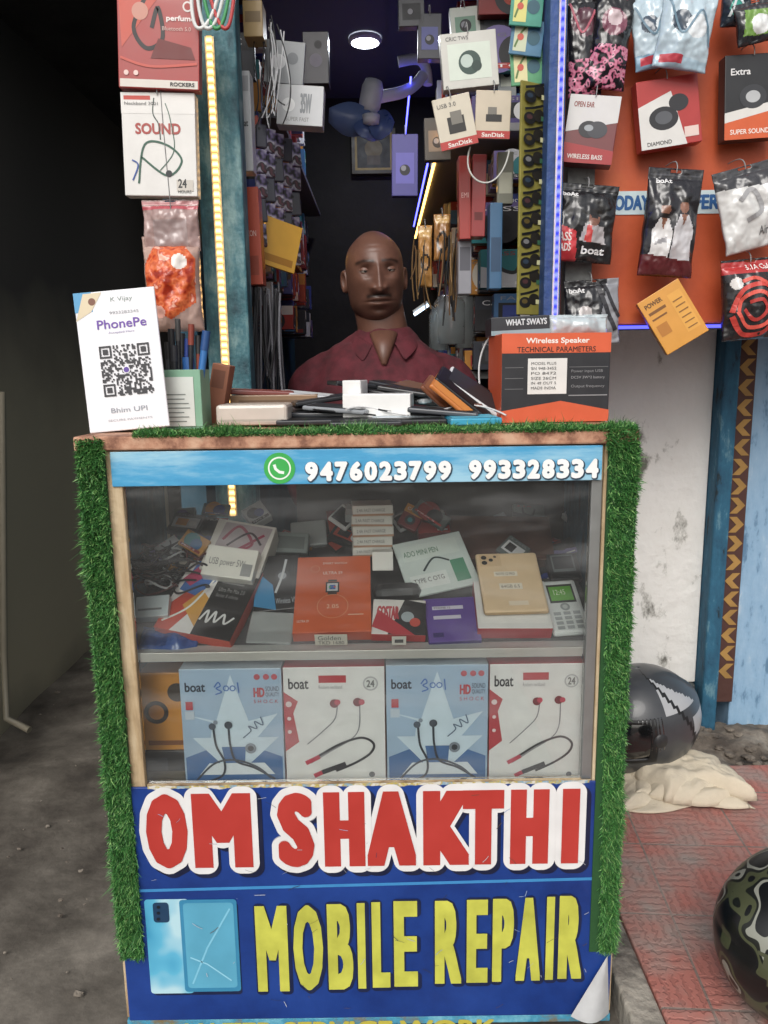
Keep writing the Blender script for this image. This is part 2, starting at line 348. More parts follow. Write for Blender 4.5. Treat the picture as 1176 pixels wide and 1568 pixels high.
bx('left_post',px0,px1,1.74,1.80,0,2.3,ramp_mat('tealpost',[(.35,'#234650'),(.5,'#3e6e78'),(.65,'#7b9b9c')],22,9,.6,.4,50,mscale=(1,1,.4)),sh,.004)
bx('right_post',P(836,300,1.74).x,P(862,300,1.74).x,1.74,1.82,0,2.3,ramp_mat('bluepost',[(.3,'#223a6a'),(.7,'#3b5c92')],12,8,.6,.4,50),sh,.003)
bx('lintel',px0,P(862,300,1.74).x,1.74,1.80,2.303,2.5,M('#2b3a44',.7),sh,.003)
def led(name,x0,x1,y0,y1,z0,z1,m):
    r=root(name,((x0+x1)/2,(y0+y1)/2,(z0+z1)/2)); vert=(z1-z0)>.2
    bx('diodes',x0,x1,y0,y1,z0,z1,m,r,.0)
    if vert: bx('backing_tape',x0-.004,x1+.004,y1+.0005,y1+.002,z0,z1,'#d8c9a0',r,.0)
warm=emit('led_warm','#ffc87a',2.8,420); bluee=emit('led_blue','#3f46ff',4,330); blue3=emit('led_blue_shelf','#4a4cff',9); warm3=emit('led_warm_shelf','#ffc060',7)
xl=P(333,320,1.735).x
led('led_strip',xl-.0055,xl+.0055,1.733,1.7365,P(352,790,1.735).z,P(320,55,1.735).z,warm)
xr=P(856,250,1.735).x
led('led_strip',xr-.003,xr+.003,1.733,1.7365,P(850,505,1.735).z,2.1,bluee)
shs=root('wall_shelf',(0.28,2.9,1.75)); 
bx('board',.165,XR,2.1,3.75,1.752,1.772,M('#8c8c90',.6),shs)
led('led_strip',.158,.1645,2.1,3.7,1.748,1.756,warm3)
led('led_strip',.152,.157,2.4,3.7,1.80,1.805,blue3)
led('led_strip',.10,.105,2.6,3.75,2.05,2.055,blue3)
s2=root('wall_shelf',(-.35,2.5,1.5))
bx('board',XL,-.315,2.0,3.2,1.545,1.560,M('#b98a2c',.6),s2)
led('led_strip',-.33,-.322,2.0,2.95,1.538,1.544,warm3)
s3=root('wall_shelf',(-.35,2.9,1.85)); bx('board',XL,-.27,2.3,3.7,1.85,1.865,M('#5c5f66',.6),s3)
lp=P(559,62,3.15); lr=root('ceiling_lamp',(lp.x,3.15,2.37))
lathe('rim',[(.060,2.378),(.062,2.366),(.052,2.360)],'#c9ccd2',lr,Matrix.Translation((lp.x,3.15,0)))
mk('diffuser',[(lp.x+.052*math.cos(a*math.pi/12),3.15+.052*math.sin(a*math.pi/12),2.361) for a in range(24)],[tuple(range(23,-1,-1))],[emit('lamp_e','#eef4ff',14)],None,lr)
ld=D.lights.new('lamp','AREA'); ld.shape='DISK'; ld.size=.1; ld.energy=3; ld.color=(.88,.93,1); lo=D.objects.new('downlight_bulb',ld); COL.objects.link(lo); lo.location=(lp.x,3.15,2.355); setp(lo,lr)
dim=['#d9d9dc','#c4c6cc','#17181c','#232733','#8c1f1c','#b23a1e','#2c3f8c','#4b3f78','#6d5f9a','#1d1d22','#d9d2c4','#33343a','#c9882b','#2a7f86','#b5302a','#3a6a9a']
TX=['boat','MUSIC','TYPE C','USB','FAST','BASS','PRO 5','NECK','3.1A','CABLE','ULTRA','OTG']
def randdec():
    c=lambda:random.choice(dim); k=random.randrange(4); t=random.choice(TX)
    if k==0: return [('r',0,.62,1,1,c()),('c',.5,.36,.26,'#26262c'),('c',.5,.36,.13,c()),('t',t,.12,.74,.75,.88,'#e4e4e4')]
    if k==1: return [('p',[(0,0),(1,0),(1,.3),(0,.55)],c()),('s',[(.3,.8),(.35,.5),(.6,.4),(.7,.75)],.06,'#2a2a30'),('t',t,.12,.84,.6,.94,'#aa3333'),('r',.6,.08,.92,.16,'#e0e0e0')]
    if k==2: return [('r',.1,.2,.9,.75,c()),('r',.2,.3,.55,.68,c()),('t',t,.15,.82,.85,.93,'#8a8a90'),('c',.72,.45,.12,'#d8d8d8')]
    return [('c',.4,.55,.3,c()),('c',.62,.45,.22,c()),('r',.08,.06,.92,.2,c()),('t',t,.15,.09,.7,.17,'#efefef'),('t',t,.1,.86,.5,.95,'#777777')]
def stock(name,side,rows,y0,y1,xin):
    r=root(name,((XL+.05) if side<0 else XR-.05,(y0+y1)/2,1.5))
    for z0,zh in rows:
        y=y0
        while y<y1:
            dpt=random.uniform(.02,.06); h=random.uniform(.55,.97)*zh; wd=random.uniform(.55,1)*xin; c=random.choice(dim)
            xa_,xb_=(XL+.003,XL+wd) if side<0 else (XR-wd,XR-.003)
            bx('packet',xa_,xb_,y,y+dpt,z0,z0+h,M(c,.4),r,.0012)
            d=Dec(); w=xb_-xa_
            m=Matrix(((1,0,0,(xa_+xb_)/2),(0,0,-1,y),(0,1,0,z0+h/2),(0,0,0,1)))
            decorate(randdec(),w,h,d)
            mk('print',[m@V(v) for v in d.v],d.f,d.mats,d.m,r)
            xs_=xb_ if side<0 else xa_; s=1 if side<0 else -1; d=Dec(); decorate(randdec(),dpt*.9,h*.9,d)
            m=Matrix(((0,0,s,xs_),(s,0,0,y+dpt/2),(0,1,0,z0+h/2),(0,0,0,1)))
            mk('print',[m@V(v) for v in d.v],d.f,d.mats,d.m,r)
            y+=dpt+random.uniform(.002,.02)
stock('accessory_stock',-1,[(1.30,.12),(1.42,.11),(1.565,.15),(1.70,.14),(1.87,.17),(2.05,.16)],2.02,3.5,.13)
stock('accessory_stock',1,[(1.155,.1),(1.26,.1),(1.37,.12),(1.50,.13),(1.64,.11),(1.775,.12),(1.90,.13),(2.03,.12),(2.17,.16)],2.12,3.5,.2)
# ------------------------------------------------------------------ display counter
ct=root('display_counter',(-.04,1.4,.5))
cl,cr_=P(122,700,CY).x,P(972,700,CY).x
wood=ramp_mat('old_wood',[(.35,'#7d654a'),(.5,'#b29a78'),(.65,'#cdbb9c')],7,8,.75,.3,40,mscale=(4,4,.5))
pink=ramp_mat('pink_edge',[(.38,'#7d5442'),(.5,'#b5866c'),(.62,'#cba489')],22,9,.75,.4,40)
BY=1.60
bx('top_board',cl-.004,cr_+.002,CY-.012,BY,ZT-.022,ZT,pink,ct,.003)
zb0,zb1=zf_(740),zf_(686)
bx('left_side',cl,cl+.014,CY+.012,BY,0,ZT-.023,bluep,ct,.002)
bx('right_side',cr_-.014,cr_,CY+.012,BY,0,ZT-.023,bluep,ct,.002)
gx0=P(190,760,CY).x; gx1=P(905,760,CY).x; zs=zf_(1197)
bx('left_stile',cl,gx0,CY-.004,CY+.012,.02,ZT-.023,wood,ct,.002)
bx('right_stile',gx1+.018,cr_,CY-.004,CY+.012,.02,ZT-.023,wood,ct,.002)
bx('aluminium_channel',gx1,gx1+.017,CY-.001,CY+.016,zs,zb0,M('#9a9c9b',.4,metal=.7),ct,.001)
bx('top_rail',gx0+.001,gx1-.001+.018,CY-.002,CY+.012,zb0,ZT-.024,wood,ct,.001)
bx('back_rail',cl+.015,cr_-.015,BY-.02,BY,ZT-.06,ZT-.024,wood,ct,.001)
zsh=zf_(1002)
bx('dark_back_panel',P(455,760,BY).x,cr_-.016,BY-.012,BY-.004,zsh+.005,ZT-.061,M('#2b211d',.3,.4,9,coat=.4),ct,.001)  # added dark panel, stands in for shade behind the glass, hides the arms
bx('upper_shelf',cl+.015,cr_-.015,CY+.018,BY-.014,zsh-.012,zsh,M('#c9cdcb',.35),ct,.001)
bx('shelf_edge',gx0+.002,gx1-.002,CY+.011,CY+.0175,zsh-.013,zsh+.003,M('#c5c3bc',.4,metal=.4),ct,.001)
bx('lower_shelf',cl+.015,cr_-.015,CY+.014,BY-.01,zs-.03,zs-.015,M('#8f8878',.6),ct,.001)
bx('glass_pane',gx0+.001,gx1-.001,CY+.004,CY+.008,zs,zb0-.001,glassmat('front_glass','#fbfdfc',gl=.5),ct,0)
bx('base_panel',gx0+.001,gx1+.017,CY+.0,CY+.012,.015,zs-.001,wood,ct,.0)
sb=root('phone_number_banner',P(545,712,CY-.006))
skyb=ramp_mat('banner_blue',[(.35,'#3689ba'),(.5,'#4b9fcb'),(.65,'#9ac8dd')],3,6,.4,.1,mscale=(1,1,6))
bl=P(172,712,CY).x; br_=P(920,712,CY).x
bx('vinyl',bl,br_,CY-.008,CY-.003,zb0+.001,zb1,skyb,sb,.001)
def put(d,name,parent,Y):
    return mk(name,[(x,Y-z,y) for x,y,z in d.v],d.f,d.mats,d.m,parent)
def W(px,py,Y=CY): p=P(px,py,Y); return p.x,p.z
def ltr(d,s,l,t,r,b,Y,col,bold,rings=2,**k):
    x0,z0=W((l),b,Y);x1,_=W(r,b,Y);_,z1=W((l+r)/2,t,Y); d.glyph(s,x0,z0,x1,z1,col,bold,rings,**k)
YB=CY-.0086
d=Dec()
def digits(s,l,r,t,b,dy):
    n=len(s); w=(r-l)/n
    for i,ch in enumerate(s):
        o=dy*i/n
        d.z=.0004+.0002*(i%2); ltr(d,ch,l+i*w+1,t+o,l+(i+1)*w+1.2,b+o+2.5,YB,'#1c3a50',.0034,1,nd=16)
        d.z=.0009; ltr(d,ch,l+i*w+1.8,t+o,l+(i+1)*w-1.2,b+o,YB,'#f0f2f0',.0022,1,nd=16)
digits('9476023799',466,692,707,737,-2); digits('993328334',716,917,704,734,-2)
cx,cz=W(428,717,YB)
def disc(d,cx,cz,r,c,n=28): d.poly([(cx+r*math.cos(2*math.pi*k/n),cz+r*math.sin(2*math.pi*k/n)) for k in range(n)],c); d.z+=.0002
d.z=.0004; disc(d,cx,cz,.0245,'#2fae4a'); disc(d,cx,cz,.018,'#e9f2ea'); disc(d,cx,cz,.0155,'#2fae4a')
d.strip([(cx-.008,cz+.006),(cx-.006,cz-.001),(cx,cz-.006),(cx+.007,cz-.007)],.0045,'#e9f2ea')
put(d,'print',sb,YB)
sg=root('shop_sign',P(560,1370,CY-.006))
YS=CY-.009
navy=ramp_mat('sign_blue',[(.35,'#152a66'),(.5,'#1c3a80'),(.7,'#264896')],3,9,.35,.1)
sl=P(196,1500,CY).x; sr=P(932,1500,CY).x
bx('vinyl_panel',sl,sr,CY-.009,CY-.0045,zf_(1552),zs,navy,sg,.0015)
d=Dec(); O_=[('O',229,292,0),('M',300,389,-1),('S',428,483,-2),('H',498,560,-3),('A',563,637,-4),('K',648,718,-5),('T',708,770,-6),('H',780,838,-7),('I',858,884,-8)]
T0,B0=1214,1328; WC='#e2e1e0'; RC=M('#b92f25',.35,.2,14)
for i,(ch,l,r,o) in enumerate(O_):
    d.z=.0005+.0006*(i%2); ltr(d,ch,l-4,T0+o-3,r+17,B0+o+17,YS,'#071238',.018,3,nd=40)
for i,(ch,l,r,o) in enumerate(O_):
    d.z=.0018+.0009*(i%2); ltr(d,ch,l-10,T0+o-10,r+10,B0+o+10,YS,WC,.0195,4,nd=64)
for i,(ch,l,r,o) in enumerate(O_):
    d.z=.0037; ltr(d,ch,l,T0+o,r,B0+o,YS,RC,.0095,3,sq=(ch not in 'OS'),nd=40)
d.z=.0004
a=[W(225,1364,YS),W(902,1345,YS)]; d.strip([(sl+.01,a[0][1]),(sr-.005,a[1][1])],.0055,'#2d86c4')
YC=M('#cbcc45',.5,.45,24)
for s,ls,t,b in [('MOBILE',[(396,444),(452,497),(504,542),(549,561),(571,598),(604,640)],1386,1517),('REPAIR',[(666,706),(714,746),(753,785),(789,826),(834,846),(853,889)],1378,1505)]:
    for i,(ch,(l,r)) in enumerate(zip(s,ls)):
        o=-i*1.5; d.z=.0006+.0006*(i%2); ltr(d,ch,l-2,t+o-3,r+6,b+o+6,YS,'#0a1a44',.0070,2,nd=24); d.z=.0020; ltr(d,ch,l,t+o,r,b+o,YS,YC,.0050,2,sq=(ch not in 'O'),nd=24)
pd=Dec()
def q(l,t,r,b,c,z):
    x0,z0=W(l,b,YS);x1,z1=W(r,t,YS); rr=.006
    pts=[]
    for cx_,cz_,a0 in [(x1-rr,z1-rr,0),(x0+rr,z1-rr,90),(x0+rr,z0+rr,180),(x1-rr,z0+rr,270)]:
        for k in range(5): an=rad(a0+k*22.5); pts.append((cx_+rr*math.cos(an),cz_+rr*math.sin(an)))
    pd.poly(pts,c,z)
cyan1=ramp_mat('phone_print',[(.35,'#2b8ab8'),(.5,'#5fb2d2'),(.6,'#b5d8e2')],5,3,.35,0)
q(236,1382,364,1524,'#0a1a44',.0005); q(232,1376,288,1521,cyan1,.0009); q(284,1376,362,1518,'#2a85ae',.0013); q(289,1381,357,1512,M('#55abcb',.35,.4,9),.0017); q(236,1381,258,1412,'#123a5c',.0014)
pd.z=.0021; pd.strip([W(352,1390,YS),W(318,1450,YS),W(296,1505,YS)],.003,'#7cc6e0'); pd.strip([W(292,1465,YS),W(318,1475,YS),W(355,1500,YS)],.0025,'#8fd0e6')
for k in (1388,1397,1406): disc(pd,*W(243,k,YS),.003,'#0b1726')
put(pd,'phone_print',sg,YS)
put(d,'lettering',sg,YS)
bx('lower_strip',cl,cr_-.0,CY-.006,CY+.011,.0,zf_(1553)-.0005,ramp_mat('botstrip',[(.35,'#7c6a45'),(.5,'#3f8fae'),(.65,'#79b7c9')],16,6,.7,.3,50),sg,.002)
d=Dec(); 
x0,z0=W(262,1592,CY-.0065);x1,z1=W(760,1560,CY-.0065); d.glyph('WATER SERVICE WORK',x0,z0,x1,z1,'#c2b53a',.002); put(d,'lower_lettering',sg,CY-.0065)
vs=[];fs=[]; n=160; xa_,xb_=P(228,1197,CY).x,P(900,1197,CY).x
for i in range(n+1):
    x=xa_+(xb_-xa_)*i/n; hh=.002+.007*max(0,noise.noise(V((x*30,0,0))))+.003*noise.noise(V((x*160,2,0))); vs+=[(x,YS-.0004,zs-.001-hh*.7),(x,YS-.0006,zs+.002+.004*abs(noise.noise(V((x*50,5,0)))))]
for i in range(n): fs.append((2*i,2*i+2,2*i+3,2*i+1))
mk('torn_paper_edge',vs,fs,[ramp_mat('tornp',[(.42,'#d2cfc6'),(.5,'#b9a44a'),(.58,'#7fa3ba'),(.66,'#c8c5bc')],40,3,.8,0)],None,sg)
vs=[];fs=[];A=V(P(930,1462,CY-.011));B=V(P(932,1550,CY-.011));C=V(P(872,1550,CY-.011))
for i in range(13):
    t=i/12
    for j in range(9):
        s=j/8; p=(A*(1-t)+B*t).lerp(A*(1-t)+C*t,s)
        vs.append(p+V((0,-.022*math.sin(s*math.pi*.9)*t-.002,0)))
for i in range(12):
    for j in range(8): q_=i*9+j; fs.append((q_,q_+1,q_+10,q_+9))
mk('peeled_corner',vs,fs,[M('#b9babb',.5,.3,30,bump=.1)],None,sg,smooth=True)
# scuffs and rust marks on the sign vinyl
d=Dec(); rs_=random.Random(5)
for i in range(60):
    x0,z0=W(rs_.uniform(240,925),rs_.uniform(1205,1548),YS); dx,dz=rs_.uniform(-.02,.02),rs_.uniform(-.012,.012)
    d.z=.0048; d.strip([(x0,z0),(x0+dx*.5,z0+dz*.6),(x0+dx,z0+dz)],rs_.uniform(.0003,.0011),rs_.choice(['#8fa3c4','#5d4a3a','#b5b9c2','#2a3350']))
put(d,'scratches',sg,YS)
def turfmat():
    m=D.materials.new('turf'); m.use_nodes=True; nt=m.node_tree; b=nt.nodes['Principled BSDF']; N=nt.nodes.new; L=nt.links.new
    g=N('ShaderNodeNewGeometry'); r=N('ShaderNodeValToRGB'); e=r.color_ramp.elements
    for p in (.35,.7): e.new(p)
    for i,(p,c) in enumerate([(0,'#2a5429'),(.35,'#3a7237'),(.75,'#528f48'),(1,'#93bd72')]): e[i].position=p; e[i].color=(*hx(c),1)
    L(g.outputs['Random Per Island'],r.inputs['Fac']); L(r.outputs[0],b.inputs['Base Color']); b.inputs['Roughness'].default_value=.5; return m
tv=[];tf=[]
def blades(p0,u,v,n,cnt,ln=.017):
    sz=random.uniform
    for _ in range(cnt):
        a=sz(0,1);c=sz(0,1); b=p0+u*a+v*c
        d=(n+V((sz(-1,1),sz(-1,1),sz(-1,1)))*.85+(V((0,0,-.25)) if n.z<.5 else V((0,0,0)))).normalized()
        l=ln*sz(.5,1.3)*(1.7 if sz(0,1)<.03 else 1)*(.75+.6*noise.noise(b*22)); s=d.cross(V((sz(-1,1),sz(-1,1),sz(-1,1)))).normalized()*sz(.0005,.0009)
        bend=V((sz(-1,1),sz(-1,0.3),sz(-1,.6)))*l*.35
        k=len(tv); m_=b+d*l*.55; t_=b+d*l+bend
        tv.extend([b-s,b+s,m_+s*.9,m_-s*.9,t_]); tf.append((k,k+1,k+2,k+3)); tf.append((k+3,k+2,k+4))
zl=zf_(1455)
gL0,gL1=cl+.001,cl+.042; gR0,gR1=cr_-.05,cr_+.002
H=ZT-.02-zl
blades(V((gL0,CY-.012,zl)),V((gL1-gL0,0,0)),V((0,0,H)),V((0,-1,0)),15000,.014)
blades(V((gL0,CY-.010,zl)),V((0,.04,0)),V((0,0,H)),V((-1,-.1,0)),4500,.013)
for i in range(10):
    f=i/10; w0=.047-.018*(1-f)
    blades(V((gR1-w0,CY-.012,zl+H*f)),V((w0,0,0)),V((0,0,H/10)),V((0,-1,0)),1350,.013)
blades(V((gR1,CY-.010,zl)),V((0,.03,0)),V((0,0,H)),V((1,-.1,0)),4000,.010)
xt=P(205,655,CY).x
blades(V((xt,CY-.010,ZT+.001)),V((cr_-xt,0,0)),V((0,.035,0)),V((0,-.1,1)),8500,.014)
blades(V((xt,CY-.012,ZT-.003)),V((cr_-xt,0,0)),V((0,0,.004)),V((0,-1,.8)),2600,.008)
blades(V((cr_-.05,CY-.014,ZT-.03)),V((.05,0,0)),V((0,0,.03)),V((0,-1,.3)),700,.012)
blades(V((cl+.001,CY-.014,ZT-.03)),V((.041,0,0)),V((0,0,.026)),V((0,-1,.3)),800,.012)
tr=mk('artificial_grass_trim',tv,tf,[turfmat()])
tb=M('#1c4f20',.9,.3,200)
bx('backing_left',gL0,gL1,CY-.0115,CY-.0045,zl,ZT-.024,tb,tr,0); bx('backing_right',gR0+.006,gR1,CY-.0115,CY-.0045,zl,ZT-.024,tb,tr,0)
bx('backing_top',xt,cr_,CY-.01,CY+.025,ZT+.0005,ZT+.003,tb,tr,0)
# ------------------------------------------------------------------ boxes on the lower shelf
RED='#c0303c'
A_=[('p',[(.02,.02),(.98,.02),(.98,.25),(.5,.4),(.02,.25)],'#3f6fa8'),('p',[(.04,.62),(.3,.55),(.28,.42),(.1,.42),(.42,.15),(.38,.34),(.62,.34),(.6,.15),(.95,.42),(.74,.42),(.95,.62),(.66,.56),(.5,.95),(.34,.56)],'#d3e6f2'),
 ('p',[(.15,.1),(.9,.1),(.8,.2),(.25,.2)],'#e3ecf2'),
 ('t','boat',.05,.81,.25,.89,'#2a3648',.003),('t','HD',.72,.76,.83,.84,RED,.005),('t','SOUND',.84,.81,.97,.85,'#444c60'),('t','QUALITY',.84,.76,.97,.80,'#444c60'),('t','S H O C K',.72,.71,.96,.74,RED),
 ('c',.76,.93,.03,'#c65560'),('c',.85,.93,.03,'#c65560'),('c',.93,.93,.03,'#c65560'),('r',.05,.66,.12,.73,RED),('r',.04,.58,.13,.65,'#c7d4e0'),
 ('s',[(.34,.85),(.38,.89),(.40,.86),(.36,.84),(.41,.81),(.35,.79)],.012,'#3c6fc0'),('o',.455,.84,.025,.01,'#3c6fc0'),('o',.52,.84,.025,.01,'#3c6fc0'),('s',[(.57,.89),(.58,.80)],.012,'#3c6fc0'),
 ('s',[(.31,.50),(.33,.35),(.40,.22),(.38,.1),(.22,.04)],.022,'#26303f'),('s',[(.46,.50),(.47,.35),(.52,.22),(.7,.16),(.9,.06)],.022,'#26303f'),('s',[(.12,.06),(.3,.2),(.5,.23),(.72,.17),(.86,.07)],.02,'#3c4654'),
 ('c',.30,.52,.035,'#4b5564'),('c',.46,.53,.04,'#39424f'),('c',.335,.555,.022,'#8c98a6'),('c',.67,.33,.055,'#7d8793'),('c',.67,.33,.03,'#20262f'),
 ('s',[(.6,.42),(.68,.48),(.66,.52),(.74,.5),(.72,.56),(.8,.53),(.78,.6)],.012,'#5b6f8a')]
B_=[('p',[(0,.30),(.14,.38),(.09,.62),(.14,.72),(0,.80)],RED),('t','boat',.05,.82,.25,.91,'#26262c',.003),('r',.35,.87,.62,.93,RED),('t','Rockers neckband',.35,.82,.58,.85,'#99999d'),
 ('c',.86,.86,.075,'#b9b9bb'),('c',.86,.86,.06,'#e2e2e0'),('t','24',.82,.83,.90,.89,'#7a7a7a',.003),
 ('s',[(.53,.69),(.5,.57),(.38,.47),(.22,.36)],.012,'#8a8a90'),('s',[(.75,.69),(.74,.5),(.66,.4),(.45,.3),(.25,.2)],.012,'#8a8a90'),
 ('s',[(.20,.20),(.35,.27),(.55,.36),(.76,.41),(.88,.36),(.85,.28),(.7,.2),(.5,.13)],.025,'#2b2b33'),('s',[(.36,.12),(.6,.19)],.05,'#2b2b33'),('s',[(.2,.2),(.34,.255)],.045,'#c43a52'),('s',[(.28,.09),(.36,.12)],.045,'#c43a52'),
 ('c',.50,.70,.045,'#7c2230'),('c',.53,.71,.03,'#c43a52'),('c',.73,.71,.045,'#7c2230'),('c',.77,.71,.03,'#c43a52'),
 ('c',.05,.70,.03,'#f0d8d8'),('c',.05,.58,.02,'#f0d8d8'),('c',.05,.47,.02,'#f0d8d8'),('c',.86,.1,.03,'#6a6a6e')]
Y3=CY+.022
for i,(l,r,t) in enumerate([(279,434,1024),(436,590,1021),(592,747,1018),(749,893,1016)]):
    if i%2==0: pk('neckband_earphone_box',l,t,r,1203,Y3,M('#a9c4de',.32,.25,9),A_,th=.05,side='#c4d2de')
    else: pk('neckband_earphone_box',l,t,r,1203,Y3,'#ecebe9',B_,th=.05,side=RED)
pk('earphone_gift_box',217,1030,292,1150,Y3+.055,'#e09422',[('c',.3,.5,.25,'#2a2320'),('c',.3,.5,.16,'#c67d1e'),('c',.75,.75,.2,'#3a2d22'),('r',.1,.08,.9,.14,'#8a4c14')],th=.05,side='#b06a14')
pk('charger_carton',217,1150,285,1200,Y3+.05,'#26282e',[('r',.1,.2,.6,.8,'#3c4048')],th=.06)
# ------------------------------------------------------------------ riser and goods on the upper shelf
rs=root('display_riser',(0,1.4,zsh+.03))
X0,X1=cl+.03,cr_-.03
mk('sloped_tray',[(X0,1.25,zsh+.001),(X1,1.25,zsh+.001),(X1,1.38,zsh+.058),(X0,1.38,zsh+.058),(X1,1.56,zsh+.075),(X0,1.56,zsh+.075),(X1,1.56,zsh+.001),(X0,1.56,zsh+.001)],[(0,1,2,3),(3,2,4,5),(5,4,6,7),(0,3,5,7),(1,6,4,2),(0,7,6,1)],[M('#4b4a4c',.7)],None,rs)
bl_=M('#1f4d96',.25,coat=.5)
pouch('earphone_pouch',212,962,306,1000,1.235,bl_,[('r',.1,.2,.5,.5,'#183c7a')],bulge=.012,lean=60,spin=-4,hook=0)
pk('charger_box',207,912,258,944,1.27,'#c7d0d4',[('r',.1,.3,.8,.4,'#77797c')],th=.02,lean=45,spin=4)
ch=root('charging_cable_bundle',P(258,870,1.4))
for i in range(44):
    cx,cy,cz=P(random.uniform(212,312),random.uniform(850,905),1.40); cz=zsh+.075+random.uniform(0,.06); cy=random.uniform(1.32,1.48)
    r=random.uniform(.015,.045); a0=random.uniform(0,6)
    tube('cable',[(cx+r*math.cos(a0+t*.9)*(1+.2*math.sin(t*2)),cy+r*math.sin(a0+t*.9)*.7,cz+.012*math.sin(t*1.7+i)) for t in range(8)],.0019,random.choice(['#17171a','#26262a','#3c3d42','#c9cacc','#5a2a2a','#2a2a2e']),ch)
pk('smart_watch_box',262,866,382,972,1.245,'#161618',[('p',[(0,0),(.48,0),(.48,1),(0,1)],'#ece7e5'),('p',[(.0,.0),(.2,.0),(.42,.45),(.2,.6),(.0,.3)],'#d0442c'),('p',[(.05,.55),(.3,.5),(.46,.75),(.3,1),(.1,1)],'#3d6fb8'),('p',[(.2,.35),(.48,.1),(.48,.5),(.35,.6)],'#e0a23c'),('p',[(.02,.7),(.16,.62),(.3,.8),(.16,.95)],'#c23b66'),('s',[(.05,.1),(.3,.35),(.44,.8)],.03,'#f2efe8'),('s',[(.5,.2),(.56,.34),(.6,.18),(.66,.34),(.7,.2),(.78,.32),(.83,.2),(.92,.3)],.028,'#e8e8e8'),('t','Ultra Pro Max 2.0',.55,.62,.9,.68,'#9a9a9a'),('t','Series 8 infinite',.55,.54,.85,.59,'#8a8a8a'),('r',.55,.74,.85,.76,'#777777')],th=.028,lean=58,spin=-14,side='#c2452e')
pk('earphone_box',318,800,412,878,1.36,'#e6e1d9',[('p',[(.1,.4),(.9,.35),(.95,.95),(.15,.95)],'#b9a9ad'),('s',[(.2,.6),(.4,.9),(.7,.6),(.5,.45),(.85,.8)],.05,'#a32a4e'),('s',[(.3,.5),(.6,.8),(.85,.6)],.04,'#3b2b33'),('t','Magnetic Earphone',.1,.08,.9,.2,'#444444')],th=.05,lean=48,spin=-12,side='#e0ddd4')
pk('charger_box',312,838,392,884,1.33,'#e9e6dd',[('t','USB power 5W',.1,.3,.8,.6,'#777777'),('r',.75,.1,.95,.5,'#999999')],th=.03,lean=40,spin=-9)
pk('bluetooth_headset_box',388,850,462,934,1.31,'#101419',[('p',[(.0,.1),(.45,.0),(.4,.45),(.1,.7)],'#2e8ac0'),('c',.6,.6,.16,'#33373d'),('c',.6,.6,.09,'#9aa0a8'),('s',[(.7,.9),(.6,.6),(.45,.3)],.05,'#c3c7cc'),('t','Wireless V5.0',.45,.1,.92,.2,'#b5bcc4')],th=.03,lean=50,spin=6)
pk('accessory_carton',416,815,472,846,1.45,'#77807e',[('r',.1,.2,.9,.8,'#5b6462')],th=.03,lean=30,spin=-4)
def clearcase(l,t,r,b,Y,lean,spin):
    m,w,h=frame(l,t,r,b,Y,lean,0,spin)
    o=root('clear_plastic_case',m.translation)
    for nm,k,z0,z1 in (('lid',1,-.008,0),('tray',.93,-.028,-.009)):
        s=bx(nm,-w/2*k,w/2*k,-h/2*k,h/2*k,z0,z1,M('#c4caca',.2,alpha=.5,coat=.6),o,.004,mw=m)
        s.modifiers[0].segments=3
clearcase(380,936,450,985,1.25,55,-4); clearcase(445,797,500,836,1.5,30,5)
pk('smart_watch_box',452,852,568,968,1.245,M('#d95c1f',.32,.12,coat=.3),[('r',.40,.50,.58,.64,'#1d1a1a'),('r',.42,.52,.56,.62,'#cfd0d2'),('r',.45,.54,.53,.60,'#3a6ab0'),('r',.43,.642,.55,.67,'#3b2a22'),('r',.43,.47,.55,.498,'#3b2a22'),('c',.455,.57,.015,'#3fae4a'),('c',.52,.57,.015,'#c94a3c'),('o',.5,.32,.2,.008,'#e59a6a'),('o',.25,.82,.06,.006,'#e59a6a'),('t','SMART WATCH',.35,.88,.68,.91,'#f0d8c8'),('t','ULTRA S9',.36,.74,.62,.78,'#f0d8c8'),('t','2.05',.42,.29,.58,.34,'#f0c8a8'),('t','ULTRA S9',.05,.12,.2,.15,'#f2e2d8'),('r',.7,.2,.9,.21,'#f0c8a8')],th=.034,lean=58,spin=1,side='#c0481a')
pk('price_label',482,972,532,988,1.222,'#d9d4c4',[('t','Golden',.1,.5,.8,.9,'#555555'),('t','TKD 1680',.1,.1,.9,.42,'#555555')],th=.001,lean=-28)
for i,(l,r,t,b) in enumerate([(570,602,845,874),(540,600,838,852),(541,601,822,838),(540,603,806,822),(538,601,790,806),(540,602,774,790)]):
    if i==0: pk('adapter_box',l,t,r,b,1.37,'#e4e2dc',[],th=.035,lean=5); continue
    pk('adapter_box',l,t,r,b,1.43,'#e2dfd7',[('r',.0,.0,1,.2,'#b98d6d'),('t','2.4A FAST CHARGE',.1,.4,.8,.7,'#777777')],th=.06,yaw=random.uniform(-6,6))
for l,t,r,b,s,Y in [(508,776,545,806,-40,1.5),(602,782,640,808,30,1.5),(628,782,682,800,5,1.52)]:
    pk('mobile_phone',l,t,r,b,Y,'#e2e3e4',[('r',.1,.15,.9,.85,'#1d1f24')],th=.008,lean=45,spin=s,bev=.004)
pk('earbud_case',570,888,646,915,1.32,'#17181b',[('r',.1,.4,.9,.45,'#2c2d31')],th=.04,lean=35,bev=.018,spin=2)
pk('earphone_packet',570,918,652,972,1.243,'#e4e0dd',[('p',[(.3,.0),(1,.0),(1,.9),(.6,1)],'#26262a'),('p',[(0,.2),(.4,.0),(.8,.0),(.1,.7)],RED),('t','COSTAR',.08,.42,.5,.8,RED,.01),('c',.66,.5,.12,'#a8b4ba'),('c',.8,.35,.1,'#c94a3c')],th=.03,lean=55,spin=-3,side='#b72a2a')
